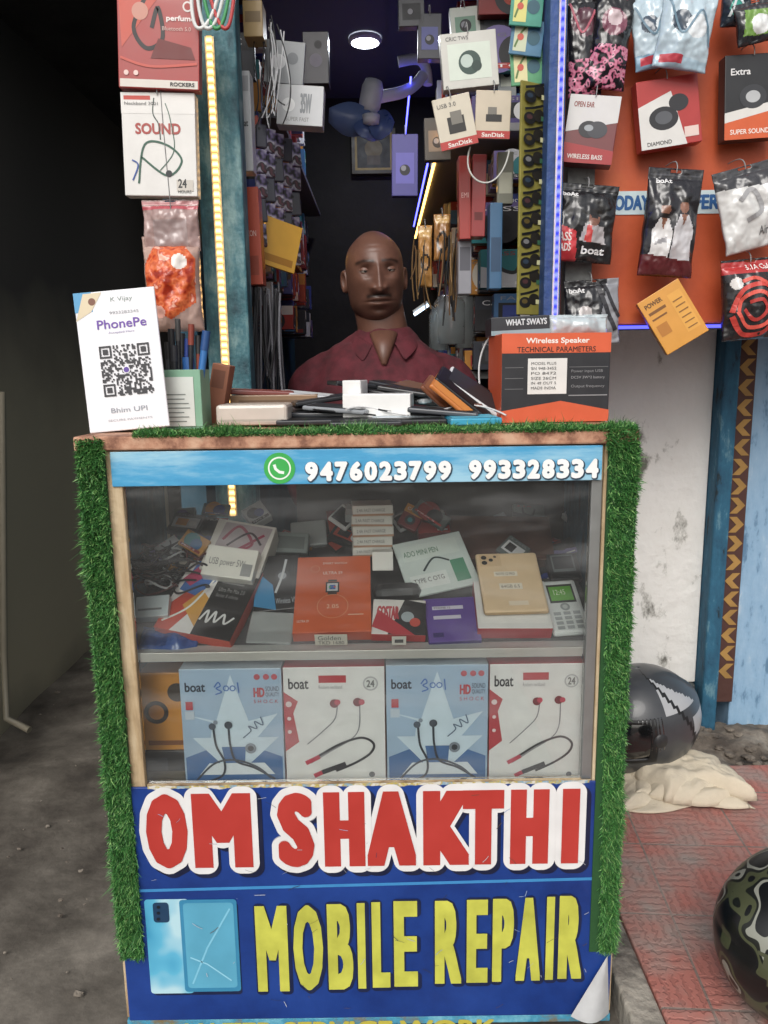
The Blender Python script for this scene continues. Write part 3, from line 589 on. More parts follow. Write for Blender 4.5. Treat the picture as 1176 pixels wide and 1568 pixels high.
pk('price_label',600,975,622,988,1.221,'#e8e5dc',[('r',.2,.3,.8,.7,'#555555')],th=.001,lean=-30)
pk('tempered_glass_card',612,822,722,905,1.345,'#d6e2de',[('r',.08,.1,.6,.35,'#e6ece9'),('r',.08,.62,.9,.9,'#dde8e2'),('t','ADO MINI PEN',.1,.7,.6,.8,'#3a7a52'),('s',[(.3,.4),(.5,.6),(.7,.5)],.03,'#37474a'),('r',.7,.1,.9,.5,'#5a9a7c'),('t','TYPE C OTG',.12,.2,.55,.28,'#444444')],th=.006,lean=52,spin=14)
pk('phone_case_box',652,915,732,982,1.24,'#64499f',[('r',.15,.72,.75,.80,'#d9d4e6'),('r',.15,.50,.68,.58,'#d9d4e6'),('t','IPHONE 12',.18,.74,.5,.785,'#444433'),('r',.1,.1,.3,.2,'#3a2a70')],th=.012,lean=58,spin=3,side='#3e2c78')
pk('phone_box',728,890,840,962,1.243,'#e9e7e4',[('r',.05,.1,.95,.9,'#efedea')],th=.032,lean=58,spin=-1,side='#b5202c')
ph=pk('mobile_phone',733,853,830,944,1.262,'#f0d0a6',[('r',.06,.76,.40,.97,'#e4c297'),('c',.13,.91,.045,'#2a2624'),('c',.13,.82,.045,'#2a2624'),('c',.24,.865,.035,'#2a2624'),('c',.31,.92,.025,'#554a40'),('r',.25,.58,.62,.66,'#f4e8d6'),('t','NOTE 12 PRO',.28,.60,.58,.64,'#776655'),('r',.3,.36,.66,.46,'#f4e8d6'),('t','64GB 6.5',.33,.385,.62,.435,'#776655'),('r',.4,.1,.7,.17,'#f4e0c6')],th=.010,lean=58,spin=1,bev=.006,side='#b99a70')
ph.location+=ph.matrix_basis.to_3x3()@V((0,0,.012))
keys=[('r',.14,.55,.86,.9,'#2a2c2c'),('r',.19,.59,.81,.86,'#5fae2a'),('t','12:45',.3,.7,.62,.8,'#e6f2d0'),('c',.5,.47,.13,'#9da3a5'),('c',.5,.47,.07,'#c9cdce')]
for a in range(3):
    for b in range(4): keys.append(('r',.14+a*.26,.06+b*.085,.33+a*.26,.12+b*.085,'#a9aeb0'))
pk('keypad_phone',836,888,893,968,1.25,'#e2e6e6',keys,th=.014,lean=56,spin=4,bev=.006)
pk('keypad_phone',838,846,888,888,1.4,'#1d1f22',[('r',.15,.3,.85,.9,'#6b7274'),('r',.2,.4,.8,.85,'#20242a')],th=.014,lean=50,spin=3,bev=.005)
pk('hand_reflection_slab',690,790,845,856,1.44,ramp_mat('reflection_brown',[(.3,'#3e261c'),(.7,'#5d3d31')],12,6,.45,.3),[('s',[(.02,.06),(.5,.05),(.98,.08)],.006,'#7b5448')],th=.03,lean=50,spin=-2)  # brown slab added in place of hands reflected in the pane
pk('mobile_phone',660,800,720,850,1.47,'#2b2f34',[('r',.1,.1,.9,.9,'#4b5358')],th=.008,lean=45,spin=35,bev=.003)
rr=random.Random(11)
for i in range(62):
    back=i<38
    l=rr.uniform(205,870); t=rr.uniform(770,835) if back else rr.uniform(815,872); w0=rr.uniform(24,58); h0=rr.uniform(16,36)
    if not back and 450<l+w0 and l<730: continue
    pk(rr.choice(['accessory_packet','charger_box','screen_guard_packet','earphone_card']),l,t,l+w0,t+h0,rr.uniform(1.46,1.57) if back else rr.uniform(1.385,1.43),rr.choice(['#8f9aa2','#41474d','#c48a34','#26282d','#d9d6d0','#b5b9bb','#7c2226','#2e5a86','#1b1c20','#5b6462']),randdec(),th=rr.uniform(.006,.025),lean=rr.uniform(30,65),spin=rr.uniform(-45,45))
# ------------------------------------------------------------------ goods on top of the counter
m,w,h=frame(124,441,248,656,1.262,lean=6,spin=4.5,snap=ZT+.004,th=.004)
dq=[('r',.0,.86,.22,1,'#4a9ccb'),('p',[(.0,.80),(.2,.86),(.35,.99),(.12,.99)],'#d9c9a8'),('c',.22,.93,.045,'#7b4a34'),('t','K Vijay',.45,.91,.72,.95,'#8a9a94'),('t','9933283345',.42,.83,.78,.85,'#9a9aa0'),('t','PhonePe',.25,.73,.86,.795,'#6a3fa8',.002),('t','Accepted Here',.38,.69,.7,.71,'#9a8fb8'),('t','Bhim UPI',.3,.13,.75,.165,'#8f95a0'),('t','SECURE PAYMENTS',.25,.07,.8,.085,'#a9a9b0')]
def qr(u0,v0,u1,v1,n=29):
    out=[]; rr=random.Random(3)
    def fin(i,j): return (i<8 and j<8) or (i>=n-8 and j<8) or (i<8 and j>=n-8)
    for j in range(n):
        for i in range(n):
            if fin(i,j):
                a=i if i<8 else n-1-i; b=j if j<8 else n-1-j
                on=(a<7 and b<7) and (a in(0,6) or b in(0,6) or (2<=a<=4 and 2<=b<=4))
            else: on=rr.random()<.5
            if on:
                du=(u1-u0)/n;dv=(v1-v0)/n; out.append(('r',u0+i*du,v1-(j+1)*dv,u0+(i+1)*du,v1-j*dv,'#2b2b30'))
    return out
qb=pk('payment_qr_board',124,441,248,656,1.262,M('#e6e6ea',.3,.05,coat=.3),dq,th=.004,lean=6,spin=4.5,snap=ZT+.004,bev=.0015)
d=Dec(); d.z=.0016
X=lambda u:(u-.5)*w; Yv=lambda v:(v-.5)*h
for a in qr(.24,.25,.86,.61): d.poly([(X(a[1]),Yv(a[2])),(X(a[3]),Yv(a[2])),(X(a[3]),Yv(a[4])),(X(a[1]),Yv(a[4]))],a[5])
d.z=.0018; disc(d,X(.55),Yv(.43),.006,'#e6e6ea'); disc(d,X(.55),Yv(.43),.0045,'#5a3a9a')
d.build('qr_code',qb)
ft=bx('foot',-w/2+.02,w/2-.02,-h/2,-h/2+.012,-.05,-.0045,M('#cfcfd4',.4),None,.001); ft.parent=qb
pc=P(284,620,1.34); cup=root('pen_cup',(pc.x,1.34,ZT))
cw=(P(316,600,1.31).x-P(252,600,1.31).x)/2
zc=P(284,566,1.31).z
o=bx('cup_base',pc.x-cw,pc.x+cw,1.31,1.31+2*cw,ZT+.001,ZT+.004,M('#6f9a82',.5),cup,.001)
for nm,a in {'wall_front':(pc.x-cw,pc.x+cw,1.31,1.313),'wall_back':(pc.x-cw,pc.x+cw,1.307+2*cw,1.31+2*cw),'wall_left':(pc.x-cw,pc.x-cw+.003,1.3135,1.3065+2*cw),'wall_right':(pc.x+cw-.003,pc.x+cw,1.3135,1.3065+2*cw)}.items():
    bx(nm,*a,ZT+.0045,zc,M('#7fae92',.45,.2),cup,.001)
bx('label',pc.x-cw+.004,pc.x+cw-.012,1.3085,1.3095,ZT+.006,zc-.012,M('#d3d8d2',.6),cup,.0)
d=Dec()
for i in range(7): d.strip([(pc.x-cw+.009,ZT+.014+i*.0075),(pc.x+cw-.018-random.random()*.012,ZT+.014+i*.0075)],.0018,'#7d8580')
put(d,'label_text',cup,1.3083)
for k,(bxp,tx,ty,c,r,c2) in enumerate([(268,262,505,'#1a1b1f',.005,'#1a1b1f'),(275,272,490,'#222327',.0042,'#444444'),(283,287,520,'#2b3f8c',.0042,'#1a3a8a'),(290,293,498,'#1d2026',.0045,'#8a3a2a'),(299,316,508,'#2a72b8',.0062,'#164a86'),(306,303,515,'#8a3c22',.004,'#333333'),(262,256,525,'#3a3b3f',.0045,'#222222'),(294,288,548,'#2a8acf',.009,'#1a5a9f'),(280,278,512,'#1d1e22',.005,'#1d1e22'),(270,266,530,'#26272b',.0055,'#33343a')]):
    a=P(bxp,640,1.335+.004*(k%3)); a.z=ZT+.01; b=P(tx,ty,1.335+.006*(k%3)); 
    tube('pen',[a,a.lerp(b,.5),b],r,c,cup,kind='POLY'); tube('pen_cap',[a.lerp(b,.8),b+ (b-a)*.01],r*1.15,c2,cup,kind='POLY')
brown=M('#9a5f44',.6,.25)
pk('cardboard_box',318,548,345,640,1.42,brown,[('r',.1,.6,.8,.9,'#7a4a36')],th=.05,snap=ZT+.002,spin=-12)
pk('plastic_tray',330,618,440,650,1.33,M('#c7bdb2',.35,.15,coat=.3),[('r',.05,.2,.95,.3,'#a9a196')],th=.09,snap=ZT+.004,bev=.006)
pk('accessory_carton',352,603,486,622,1.47,'#8a6a4a',[('r',.1,.3,.8,.6,'#6b5038')],th=.06,snap=ZT+.028,bev=.002)
def flat(name,cx,cy,Y,w,d_,th,rot,c,c2,z0,tx=0,ty=0):
    p=P(cx,cy,Y); m=Matrix.Translation((p.x,Y,z0+th))@Matrix.Rotation(rad(rot),4,'Z')@Matrix.Rotation(rad(tx),4,'X')@Matrix.Rotation(rad(ty),4,'Y')
    o=mk(name,[(a*w/2,b*d_/2,c_) for c_ in(-th,0) for a,b in((-1,-1),(1,-1),(1,1),(-1,1))],CF,[M(c,.3,coat=.3)],None,None,m); bevel(o,.003,3)
    dd=Dec(); decorate([('r',.05,.04,.95,.96,c2)],w,d_,dd); dd.build('screen',o); return o
for a in [(490,632,1.36,.15,.075,.009,4,'#23262c','#0e1014',ZT+.004),(500,626,1.42,.15,.075,.009,-8,'#2c3036','#14161b',ZT+.013),(470,622,1.50,.16,.08,.009,6,'#3a2a28','#221a1a',ZT+.02),(610,634,1.33,.16,.075,.009,3,'#1b1d22','#0d0e12',ZT+.004),(655,622,1.40,.15,.075,.009,-6,'#2e6b86','#8fc7d6',ZT+.016),(640,628,1.38,.16,.08,.010,-3,'#bcc6cc','#e2e6e8',ZT+.006),(600,600,1.5,.15,.07,.009,-16,'#17181c','#0b0c0f',ZT+.045,0,8),(625,596,1.52,.14,.07,.009,-24,'#22242a','#101216',ZT+.055,0,10),(722,634,1.31,.085,.10,.012,3,'#2a9ec0','#49b8d6',ZT+.004),(560,640,1.30,.12,.06,.008,2,'#2a2d33','#15171b',ZT+.004),(655,625,1.45,.13,.07,.009,-12,'#101114','#060708',ZT+.03,0,6),(450,632,1.40,.13,.07,.008,12,'#6f7478','#2a2c30',ZT+.004),(680,630,1.34,.12,.06,.009,-10,'#40444a','#1a1c20',ZT+.018,0,5),(590,612,1.46,.14,.07,.009,10,'#3a3d44','#16181c',ZT+.035,0,-4),(560,600,1.54,.14,.07,.009,20,'#1d1f24','#0c0d10',ZT+.06,0,6),(655,606,1.5,.13,.065,.009,-30,'#3b2a20','#6b4a34',ZT+.05,6,12),(430,628,1.44,.12,.07,.008,-10,'#c9ccce','#33363a',ZT+.012),
 (500,618,1.47,.13,.07,.009,15,'#1b1d22','#2c3038',ZT+.038,0,-7),(470,612,1.52,.13,.075,.008,-18,'#b9bcc0','#d9dcde',ZT+.045,0,5),(520,628,1.39,.12,.06,.008,-20,'#8a8f94','#26292e',ZT+.024,3,4),(680,618,1.46,.13,.07,.009,25,'#c9cdd0','#8a9096',ZT+.042,0,-8),(640,610,1.44,.14,.07,.009,-14,'#15161a','#0a0b0d',ZT+.048,0,9),(700,622,1.42,.12,.07,.008,-35,'#6a3a2a','#8a4a34',ZT+.032,0,6),(400,612,1.52,.13,.07,.01,6,'#7c3a34','#8f4a40',ZT+.05,0,3)]:
    flat('mobile_phone',*a)
pk('white_paper_box',524,594,628,630,1.36,'#e9e9e7',[],th=.06,snap=ZT+.013,yaw=-8)
pk('accessory_carton',524,577,552,600,1.42,'#e3e3e1',[],th=.05,snap=ZT+.05,yaw=-14)
for cx,cy,Y,rot,ln,c,c2 in [(700,606,1.36,40,.10,'#c9762c','#d98a3c'),(714,600,1.38,38,.12,'#15161a','#0c0d10'),(728,597,1.40,35,.115,'#d9dcde','#2a2d32'),(684,610,1.40,44,.10,'#7a4528','#99603a'),(738,602,1.42,33,.10,'#1d1e22','#0c0c0e')]:
    p=P(cx,cy,Y); m=Matrix.Translation(p)@Matrix.Rotation(rad(rot),4,'Y')@Matrix.Rotation(rad(28),4,'X')
    o=mk('mobile_phone',[(a*ln/2,b*.06/2,c_*.009) for c_ in(-1,0) for a,b in((-1,-1),(1,-1),(1,1),(-1,1))],CF,[M(c,.3,coat=.3)],None,None,m); bevel(o,.004,3)
    dd=Dec(); decorate([('r',.04,.05,.96,.95,c2)],ln,.06,dd); dd.build('screen',o)
spd=[('p',[(0,.78),(1,.78),(1,1),(0,1)],'#d9592a'),('p',[(0,0),(1,0),(1,.13),(.55,.24),(0,.13)],'#cf5528'),('t','Wireless Speaker',.22,.87,.80,.95,'#f0e6de',.002),('t','TECHNICAL PARAMETERS',.14,.79,.86,.85,'#3c2018',.001),('r',.24,.32,.60,.72,'#dedcd8'),('s',[(.62,.3),(.98,.3)],.01,'#8a8a8c'),('s',[(.62,.62),(.98,.62)],.006,'#6a6a6c'),('s',[(.03,.5),(.2,.5)],.006,'#6a6a6c'),('s',[(.03,.38),(.2,.38)],.006,'#6a6a6c'),('s',[(.03,.62),(.2,.62)],.006,'#6a6a6c'),('t','DC5V 3W*2 battery',.64,.48,.95,.52,'#9a9a9c'),('t','Output frequency',.64,.38,.95,.42,'#8a8a8c'),('t','Power input USB',.64,.55,.93,.59,'#8a8a8c')]
for i in range(6): spd.append(('t',['MODEL PLUS','SN 948-3452','PO 8472','SIZE 26CM','IN 49 OUT 5','MADE INDIA'][i],.27,.65-i*.055,.5,.68-i*.055,'#555555'))
sx=pk('speaker_carton',768,512,934,648,1.345,'#25262b',spd,th=.12,snap=ZT+.002,yaw=3,side='#c94c1c')
fl=bx('open_flap',-.09,.085,-.001,.001,0,.05,M('#c9d4d8',.3,alpha=.75,coat=.5),None,.001,mw=Matrix.Translation((0,.073,-.03))@Matrix.Rotation(rad(70),4,'X')@Matrix.Rotation(rad(6),4,'Z')); fl.parent=sx
pk('headset_box',752,484,842,512,1.40,'#20242c',[('t','WHAT SWAYS',.25,.5,.95,.85,'#c9d2d6',.004),('r',.0,.0,1,.25,'#8aa0a8')],th=.08,spin=2)
pouch('plastic_wrap',838,482,930,516,1.41,M('#c9d6db',.15,alpha=.8,coat=.8),[],bulge=.02,hook=0,seed=4)
wc=root('white_cable',P(740,560,1.5))
tube('cable',[P(740,620,1.5),P(728,570,1.5),P(740,520,1.5),P(765,498,1.45),P(770,520,1.4)],.0018,'#d9dadb',wc)
for k in range(5):
    rr2=random.Random(k); x0=480+k*50; tube('cable',[P(x0,636,1.34)+V((0,0,.01)),P(x0+30,rr2.uniform(612,634),1.38),P(x0+60,rr2.uniform(615,636),1.36),P(x0+95,636,1.33)],.0016,['#1a1a1c','#d4d4d4','#2a2a2e','#1a1a1c','#c9c9c9'][k],wc)
# ------------------------------------------------------------------ hanging goods on the left post
YL=1.62
tube('wire',[P(240,-60,YL+.01),P(240,150,YL+.01),P(258,260,YL+.01),P(262,330,YL+.01)],.001,'#777777',root('hanging_wire',P(240,100,YL+.01)))
pk('earphone_box',180,-20,305,136,YL,'#a32620',[('r',.02,.01,.98,.09,'#d9d2c8'),('p',[(.05,.4),(.55,.95),(.3,1),(.02,.9)],'#c8503c'),('s',[(.35,.9),(.2,.6),(.35,.4),(.55,.5),(.5,.8),(.42,.6)],.05,'#1d1416'),('c',.28,.76,.1,'#c98a78'),('p',[(.4,.3),(.95,.3),(.9,.42),(.5,.5)],'#6b1613'),('c',.86,.82,.06,'#e0d8d4'),('c',.86,.82,.04,'#a32620'),('t','perfume',.6,.66,.95,.73,'#efe3df',.003),('t','Bluetooth 5.0',.55,.58,.9,.62,'#d9b8b0'),('t','ROCKERS',.64,.03,.94,.07,'#30302f',.002),('s',[(.03,.3),(.4,.22),(.97,.26)],.03,'#c85040'),('c',.1,.15,.03,'#e8c8c0'),('c',.22,.15,.03,'#e8c8c0')],th=.025,spin=-3,hook=1)
pk('neckband_earphone_box',188,142,300,300,YL+.01,'#dcdad6',[('p',[(.0,.8),(1,.8),(1,1),(.0,1)],'#e4e2de'),('r',.04,.93,.4,.97,'#c23c2c'),('t','SOUND',.18,.60,.80,.71,'#a9423a',.007),('s',[(.45,.95),(.43,.8),(.5,.7),(.52,.55)],.015,'#2a3f38'),('s',[(.2,.12),(.3,.5),(.6,.5),(.8,.35),(.6,.2),(.25,.38)],.028,'#2d5a48'),('s',[(.6,.9),(.66,.75),(.7,.45),(.5,.25)],.012,'#2d5a48'),('c',.62,.22,.045,'#1d2226'),('p',[(.72,.05),(.95,.05),(.95,.16),(.72,.16)],'#c9c2b8'),('t','24',.74,.08,.86,.17,'#2a2a2a',.004),('t','HOURS',.74,.03,.92,.06,'#3a3a3a'),('s',[(.12,.15),(.2,.3),(.12,.35)],.02,'#2a4f9a'),('t','Neckband 3001',.05,.88,.5,.91,'#5a5a5a')],th=.03,spin=-1.5,hook=1)
clr=M('#c9a8a2',.15,alpha=.55,coat=.9)
pouch('earphone_pouch',219,306,306,385,YL+.02,clr,[('r',0,.80,1,.88,'#b9525c'),('r',.0,.9,1,.97,'#c98a8c'),('r',.2,.1,.8,.6,'#a08c8a')],bulge=.014,hook=0,seed=2)
orn=ramp_mat('orange_goods',[(.36,'#9a2c16'),(.44,'#c8532a'),(.52,'#dc7548'),(.6,'#b94a2e'),(.66,'#e8b09a')],34,2,.2,.4,60)
pouch('cable_pouch',222,362,310,508,YL+.02,M('#d9b5a6',.12,alpha=.55,coat=.9),[('p',[(.08,.25),(.5,.12),(.92,.3),(.95,.75),(.75,.9),(.2,.9),(.05,.7)],orn),('c',.68,.72,.13,'#ece4dc'),('c',.3,.2,.1,'#d9a090')],bulge=.04,hook=0,seed=5)
lan=root('earphone_lanyard',P(320,20,YL))
for dx,c in [(0,'#d9dcda'),(8,'#3a9a5a'),(16,'#c23c3c'),(-8,'#e0e2e0')]:
    tube('cord',[P(300+dx,-30,YL-.02),P(305+dx*1.5,30,YL-.02),P(318+dx*2,62,YL-.02),P(340+dx,20,YL-.02),P(345+dx,-30,YL-.02)],.0035,c,lan)
pk('earphone_box',360,108,385,262,1.84,'#bfc2c4',[('t','boat',.2,.45,.8,.52,'#444444',.01),('r',.1,.8,.9,.95,'#9a9ca0')],th=.05)
pk('power_bank_box',366,286,399,436,1.86,'#b8482c',[('t','RIXON',.2,.5,.8,.56,'#e0c8c0'),('r',.15,.1,.85,.3,'#93381f')],th=.05,spin=1)
pk('charger_box',372,0,402,56,1.9,'#a78a52',[('r',.1,.4,.9,.7,'#7a6238')],th=.06)
pk('charger_box',424,130,495,192,2.0,'#c9cccf',[('t','35W',.5,.3,.75,.8,'#8a8f94',.01),('c',.25,.5,.14,'#eceeef'),('t','SUPER FAST',.2,.1,.7,.2,'#888888')],th=.05,spin=-4)
pk('earphone_card',405,62,466,128,2.0,'#8f9498',[('c',.35,.5,.18,'#d2d5d8'),('c',.7,.6,.14,'#6f747a')],th=.02,spin=-6)
pk('earbud_box',464,48,503,128,2.15,'#34323c',[('c',.5,.45,.25,'#6d6878'),('c',.6,.75,.15,'#1d1b22')],th=.05)
cov=ramp_mat('case_prints',[(.0,'#16161c'),(.4,'#16161c'),(.45,'#6a5c8a'),(.55,'#b9b6c4'),(.6,'#1d1d26'),(.75,'#8a3a4a')],26,2,.4,0,tex='noise')
cr0=root('phone_case_rack',P(415,260,2.0))
for i in range(5):
    for j in range(5):
        l=392+i*13; t=190+j*38+i*7
        pk('phone_case',l,t,l+17,t+36,1.95+i*.07,cov if (i+j)%3 else '#3a3a48',[('c',.3,.8,.12,'#0c0c10')],th=.01,yaw=20,spin=random.uniform(-5,5),bev=.003,parent=cr0,rough=.3)
pk('phone_flip_cover',402,338,458,412,2.02,'#e0a822',[('r',.1,.1,.9,.25,'#b37a10')],th=.01,yaw=30,spin=-14)
cw_=root('hanging_cables',P(410,500,1.95))
for i in range(40):
    x=random.uniform(380,432); y0=random.uniform(430,470); y1=random.uniform(540,640); Yy=random.uniform(1.84,2.1)
    tube('cable',[P(x,y0,Yy),P(x+random.uniform(-8,8),(y0+y1)/2,Yy),P(x+random.uniform(-10,10),y1,Yy)],.0028,random.choice(['#121214','#1d1d20','#2a2a2e','#3a3a40','#6a6a70']),cw_)
wr=root('hanging_cables',P(425,100,1.95))
for i in range(14):
    x=random.uniform(390,440)
    tube('cable',[P(x,random.uniform(20,60),1.93),P(x+random.uniform(-20,25),110,1.92),P(x+random.uniform(-25,30),150,1.93),P(x+random.uniform(-15,25),random.uniform(160,200),1.93)],.0016,random.choice(['#151517','#2a2a2d','#1d1d20','#c9cbce']),wr)
YR=1.85
wb=[('r',.12,.15,.88,.8,'#d2dccf'),('c',.5,.45,.2,'#2f4a42'),('c',.45,.48,.11,'#b9c9c0'),('c',.62,.38,.09,'#223a34'),('t','CRIC TWS',.1,.86,.5,.93,'#4a4a4a')]
pk('earbud_box',676,48,762,134,YR,'#c9c8c0',wb,th=.03,spin=5,hook=1)
pk('memory_card_pack',668,146,726,226,YR-.03,'#cfc6b2',[('r',0,0,1,.16,'#b5302a'),('r',.3,.28,.75,.6,'#24221f'),('t','SanDisk',.2,.03,.85,.12,'#e8e0d8',.004),('t','USB 3.0',.1,.8,.6,.88,'#555555'),('r',.4,.45,.7,.7,'#77736a')],th=.008,spin=12,hook=1)
pk('memory_card_pack',728,138,782,212,YR-.02,'#c8bba4',[('r',0,0,1,.16,'#b5302a'),('r',.3,.35,.75,.5,'#24221f'),('t','SanDisk',.2,.03,.85,.12,'#e8e0d8',.004),('r',.35,.5,.6,.65,'#77736a')],th=.008,spin=-2,hook=1)
pk('power_bank_box',703,238,721,366,1.95,'#a83028',[('t','EMI',.2,.5,.8,.56,'#e8b8b0')],th=.05,spin=1)
pk('power_bank_box',723,236,744,362,1.93,'#9a2a2a',[('r',.2,.2,.8,.3,'#6a1a1a')],th=.05,spin=-1)
pk('phone_box',702,360,722,450,1.98,'#8a8a92',[('r',.1,.4,.9,.8,'#55555e')],th=.05)
pk('phone_box',750,310,769,442,1.9,'#35658c',[('r',.1,.2,.9,.6,'#2a4a6a')],th=.05)
pk('accessory_packet',762,232,786,312,1.92,'#7f8072',[('r',.1,.2,.9,.6,'#b5b5a2')],th=.02)
for l,t,r,b,c in [(640,345,662,440,'#c08a44'),(664,328,690,400,'#a8743a')]:
    pouch('cable_pouch',l,t,r,b,2.2,c,[('c',.5,.4,.35,'#3a2818',.6),('c',.5,.4,.22,c,.4),('r',.1,.8,.9,.95,'#d9b070')],bulge=.01,nx=20,ny=30)
cw2=root('hanging_cables',P(690,420,1.98))
for i in range(30):
    x=random.uniform(632,700); y0=random.uniform(350,390); y1=random.uniform(420,500); Yy=random.uniform(2.0,2.35)
    tube('cable',[P(x,y0,Yy),P(x+random.uniform(-8,8),(y0+y1)/2,Yy),P(x+random.uniform(-10,10),y1,Yy)],.002,random.choice(['#121214','#6a4a20','#2a2a2e','#8a6a3a']),cw2)
tube('cable',[P(720,225,1.84),P(708,260,1.84),P(745,300,1.84),P(775,260,1.84),P(780,230,1.84)],.002,'#c9cac4',root('white_cable',P(740,260,1.84)))
sgd=[]
for i in range(11):
    y=.03+i*.088; k=random.uniform(-.05,.05)
    sgd+=[('c',.32,y+.025,.26,'#15140f',.19),('c',.72,y+.05+k*.2,.24,'#221d10',.2),('s',[(.1,y+.06),(.5,y+.07),(.9,y+.085)],.08,'#0c0c0a'),('c',.3,y+.03,.13,['#5a4a1a','#4a2a2a','#2a3a4a','#777777'][i%4],.08),('r',.8,y+.02,.98,y+.04,['#d9d6a0','#3a6a4a'][i%2])]
pk('sunglasses_card',796,125,830,482,1.78,M('#8c8434',.4,.35,40),sgd,th=.006,yaw=30)
for i,(t,b,c,c2) in enumerate([(-20,40,'#3f9a84','#d9d47a'),(30,85,'#4a7fa0','#c9d0b0'),(75,130,'#58a070','#e0d8a0')]):
    pk('phone_case_packet',782,t,832,b,1.79+.012*i,M(c,.3,.5,30),[('r',.1,.1,.5,.9,c2),('c',.7,.5,.2,'#2a5a6a'),('s',[(.15,.2),(.3,.6),(.45,.8)],.06,'#5a7a3a'),('c',.3,.5,.1,'#c9503c')],th=.006,spin=random.uniform(-8,8),hook=1)
for l,t,r,b,c,c2 in [(735,0,780,90,'#17181f','#33363f'),(640,20,676,90,'#2a2c3a','#5a5fa0'),(600,205,640,300,'#4a4698','#6a66c0'),(650,180,690,245,'#55504a','#8a7a6a'),(762,60,790,150,'#8a9090','#b9bfb0'),(610,-10,650,40,'#3a3c44','#22242a'),(690,10,735,60,'#c9cfc6','#7aa08c')]:
    pk('accessory_packet',l,t,r,b,2.15,c,[('r',.15,.2,.85,.7,c2),('c',.5,.42,.2,'#26262c'),('c',.45,.45,.1,'#8a8a94')],th=.03,spin=random.uniform(-6,6),hook=1)
fr=root('wall_fan',P(600,150,2.6))
fw='#c9cfe0'
fp=P(568,150,2.6); 
lathe('motor_housing',[(.0,-.05),(.028,-.045),(.034,-.02),(.034,.03),(.026,.05),(0,.055)],fw,fr,Matrix.Translation(fp)@Matrix.Rotation(rad(8),4,'Z')@Matrix.Rotation(rad(12),4,'Y'))
tube('arm',[fp+V((.0,.02,-.0)),P(600,140,2.62),P(625,150,2.66),P(648,115,2.7)],.018,fw,fr)
tube('bracket',[P(610,95,2.7),P(635,90,2.7),P(655,80,2.75),P(655,130,2.75)],.016,fw,fr)
lathe('hub',[(0,-.02),(.025,-.015),(.028,.01),(0,.015)],fw,fr,Matrix.Translation(P(568,182,2.58)))
for k,(px,py) in enumerate([(528,180),(562,208),(596,192)]):
    a=P(568,186,2.58);b=P(px,py,2.57); dd=(b-a); LL=dd.length*(1.6 if k==0 else 1.2); dd.normalize(); s=dd.cross(V((0,1,0))).normalized()
    vs=[];n=12
    for i in range(n+1):
        t=i/n; ww=.012+.036*math.sin(math.pi*min(1,t*.85+.1)); c=a+dd*LL*t+V((0,.01*math.sin(t*3),0)); vs+=[c+s*ww+V((0,.01,0)),c-s*ww-V((0,.01,0))]
    mk('blade',vs,[(2*i,2*i+1,2*i+3,2*i+2) for i in range(n)],[M('#4a63a0' if k else '#5f78b0',.3)],None,fr,smooth=True).modifiers.new('s','SOLIDIFY').thickness=.002
pk('picture_frame',538,196,606,266,3.76,'#3a3020',[('r',.08,.08,.92,.92,'#a58c46'),('r',.13,.13,.87,.87,'#120f0e'),('c',.5,.55,.2,'#6a5a32'),('r',.35,.2,.65,.4,'#4a3a2a')],th=.03)
dl=root('desk_lamp',P(645,475,2.3)); a,b=P(634,482,2.3),P(656,467,2.3)
tube('tube_light',[a,b],.0045,emit('tube_e','#cfe8ff',4),dl,kind='POLY'); tube('lamp_shade',[a+V((0,.012,.006)),b+V((0,.012,.006))],.008,'#b5bcc0',dl,kind='POLY'); tube('lamp_neck',[b+V((0,.02,0)),P(672,470,2.35),P(690,520,2.35),P(692,600,2.35)],.004,'#8a8f92',dl)
jr=root('plastic_jar',P(700,500,2.3))
for (px,py,r_,h_) in [(690,490,.05,.07),(712,480,.03,.10),(672,505,.03,.06)]:
    p=P(px,py,2.35); lathe('jar',[(0,-h_),(r_,-h_),(r_,h_*.7),(r_*.7,h_),(0,h_)],M('#b5c0c2',.2,alpha=.45,coat=.5),jr,Matrix.Translation(p),24)
bx('work_shelf',.12,XR,2.2,2.5,1.13,1.15,M('#5a5a58',.6),None,.002)
# ------------------------------------------------------------------ orange panel with hanging goods
YP=1.86
op=root('orange_display_board',P(1020,250,YP))
oxl=P(858,250,YP).x
bx('board',oxl,2.3,YP,YP+.015,P(1000,496,YP).z,2.25,ramp_mat('orange_board',[(.35,'#ac4722'),(.5,'#bc542c'),(.7,'#cb6936')],4,7,.5,.1),op,.002)
bx('board_frame',oxl,2.3,YP+.0155,YP+.05,P(1000,496,YP).z-.012,2.25,M('#4a5a66',.6),op,.002)
zz0,zz1=P(1030,328,YP).z,P(1030,292,YP).z
bx('offer_strip',oxl+.02,P(1180,300,YP).x+.3,YP-.002,YP-.0005,zz0,zz1,M('#c5d8dc',.5),op,0)
d=Dec()
for s,l,r in [('TODAY',928,994),('OFFER',1030,1100),('PRICE',1130,1200)]:
    x0=P(l,320,YP).x;x1=P(r,320,YP).x; d.glyph(s,x0,zz0+.009,x1,zz1-.009,'#1d5a96',.0018)
put(d,'lettering',op,YP-.0022)
zl_=P(1030,500,YP).z; lb=root('led_strip',(.9,YP-.005,zl_)); bx('diodes',oxl+.03,P(1112,495,YP).x,YP-.006,YP-.001,zl_-.004,zl_+.003,emit('led_blue2','#4b4cff',3.5),lb,0)
YH=1.80
leo=ramp_mat('leopard2',[(0,'#16131a'),(.45,'#16131a'),(.5,'#c46a88'),(.62,'#d996ac'),(.68,'#17131a')],80,1,.25,0)
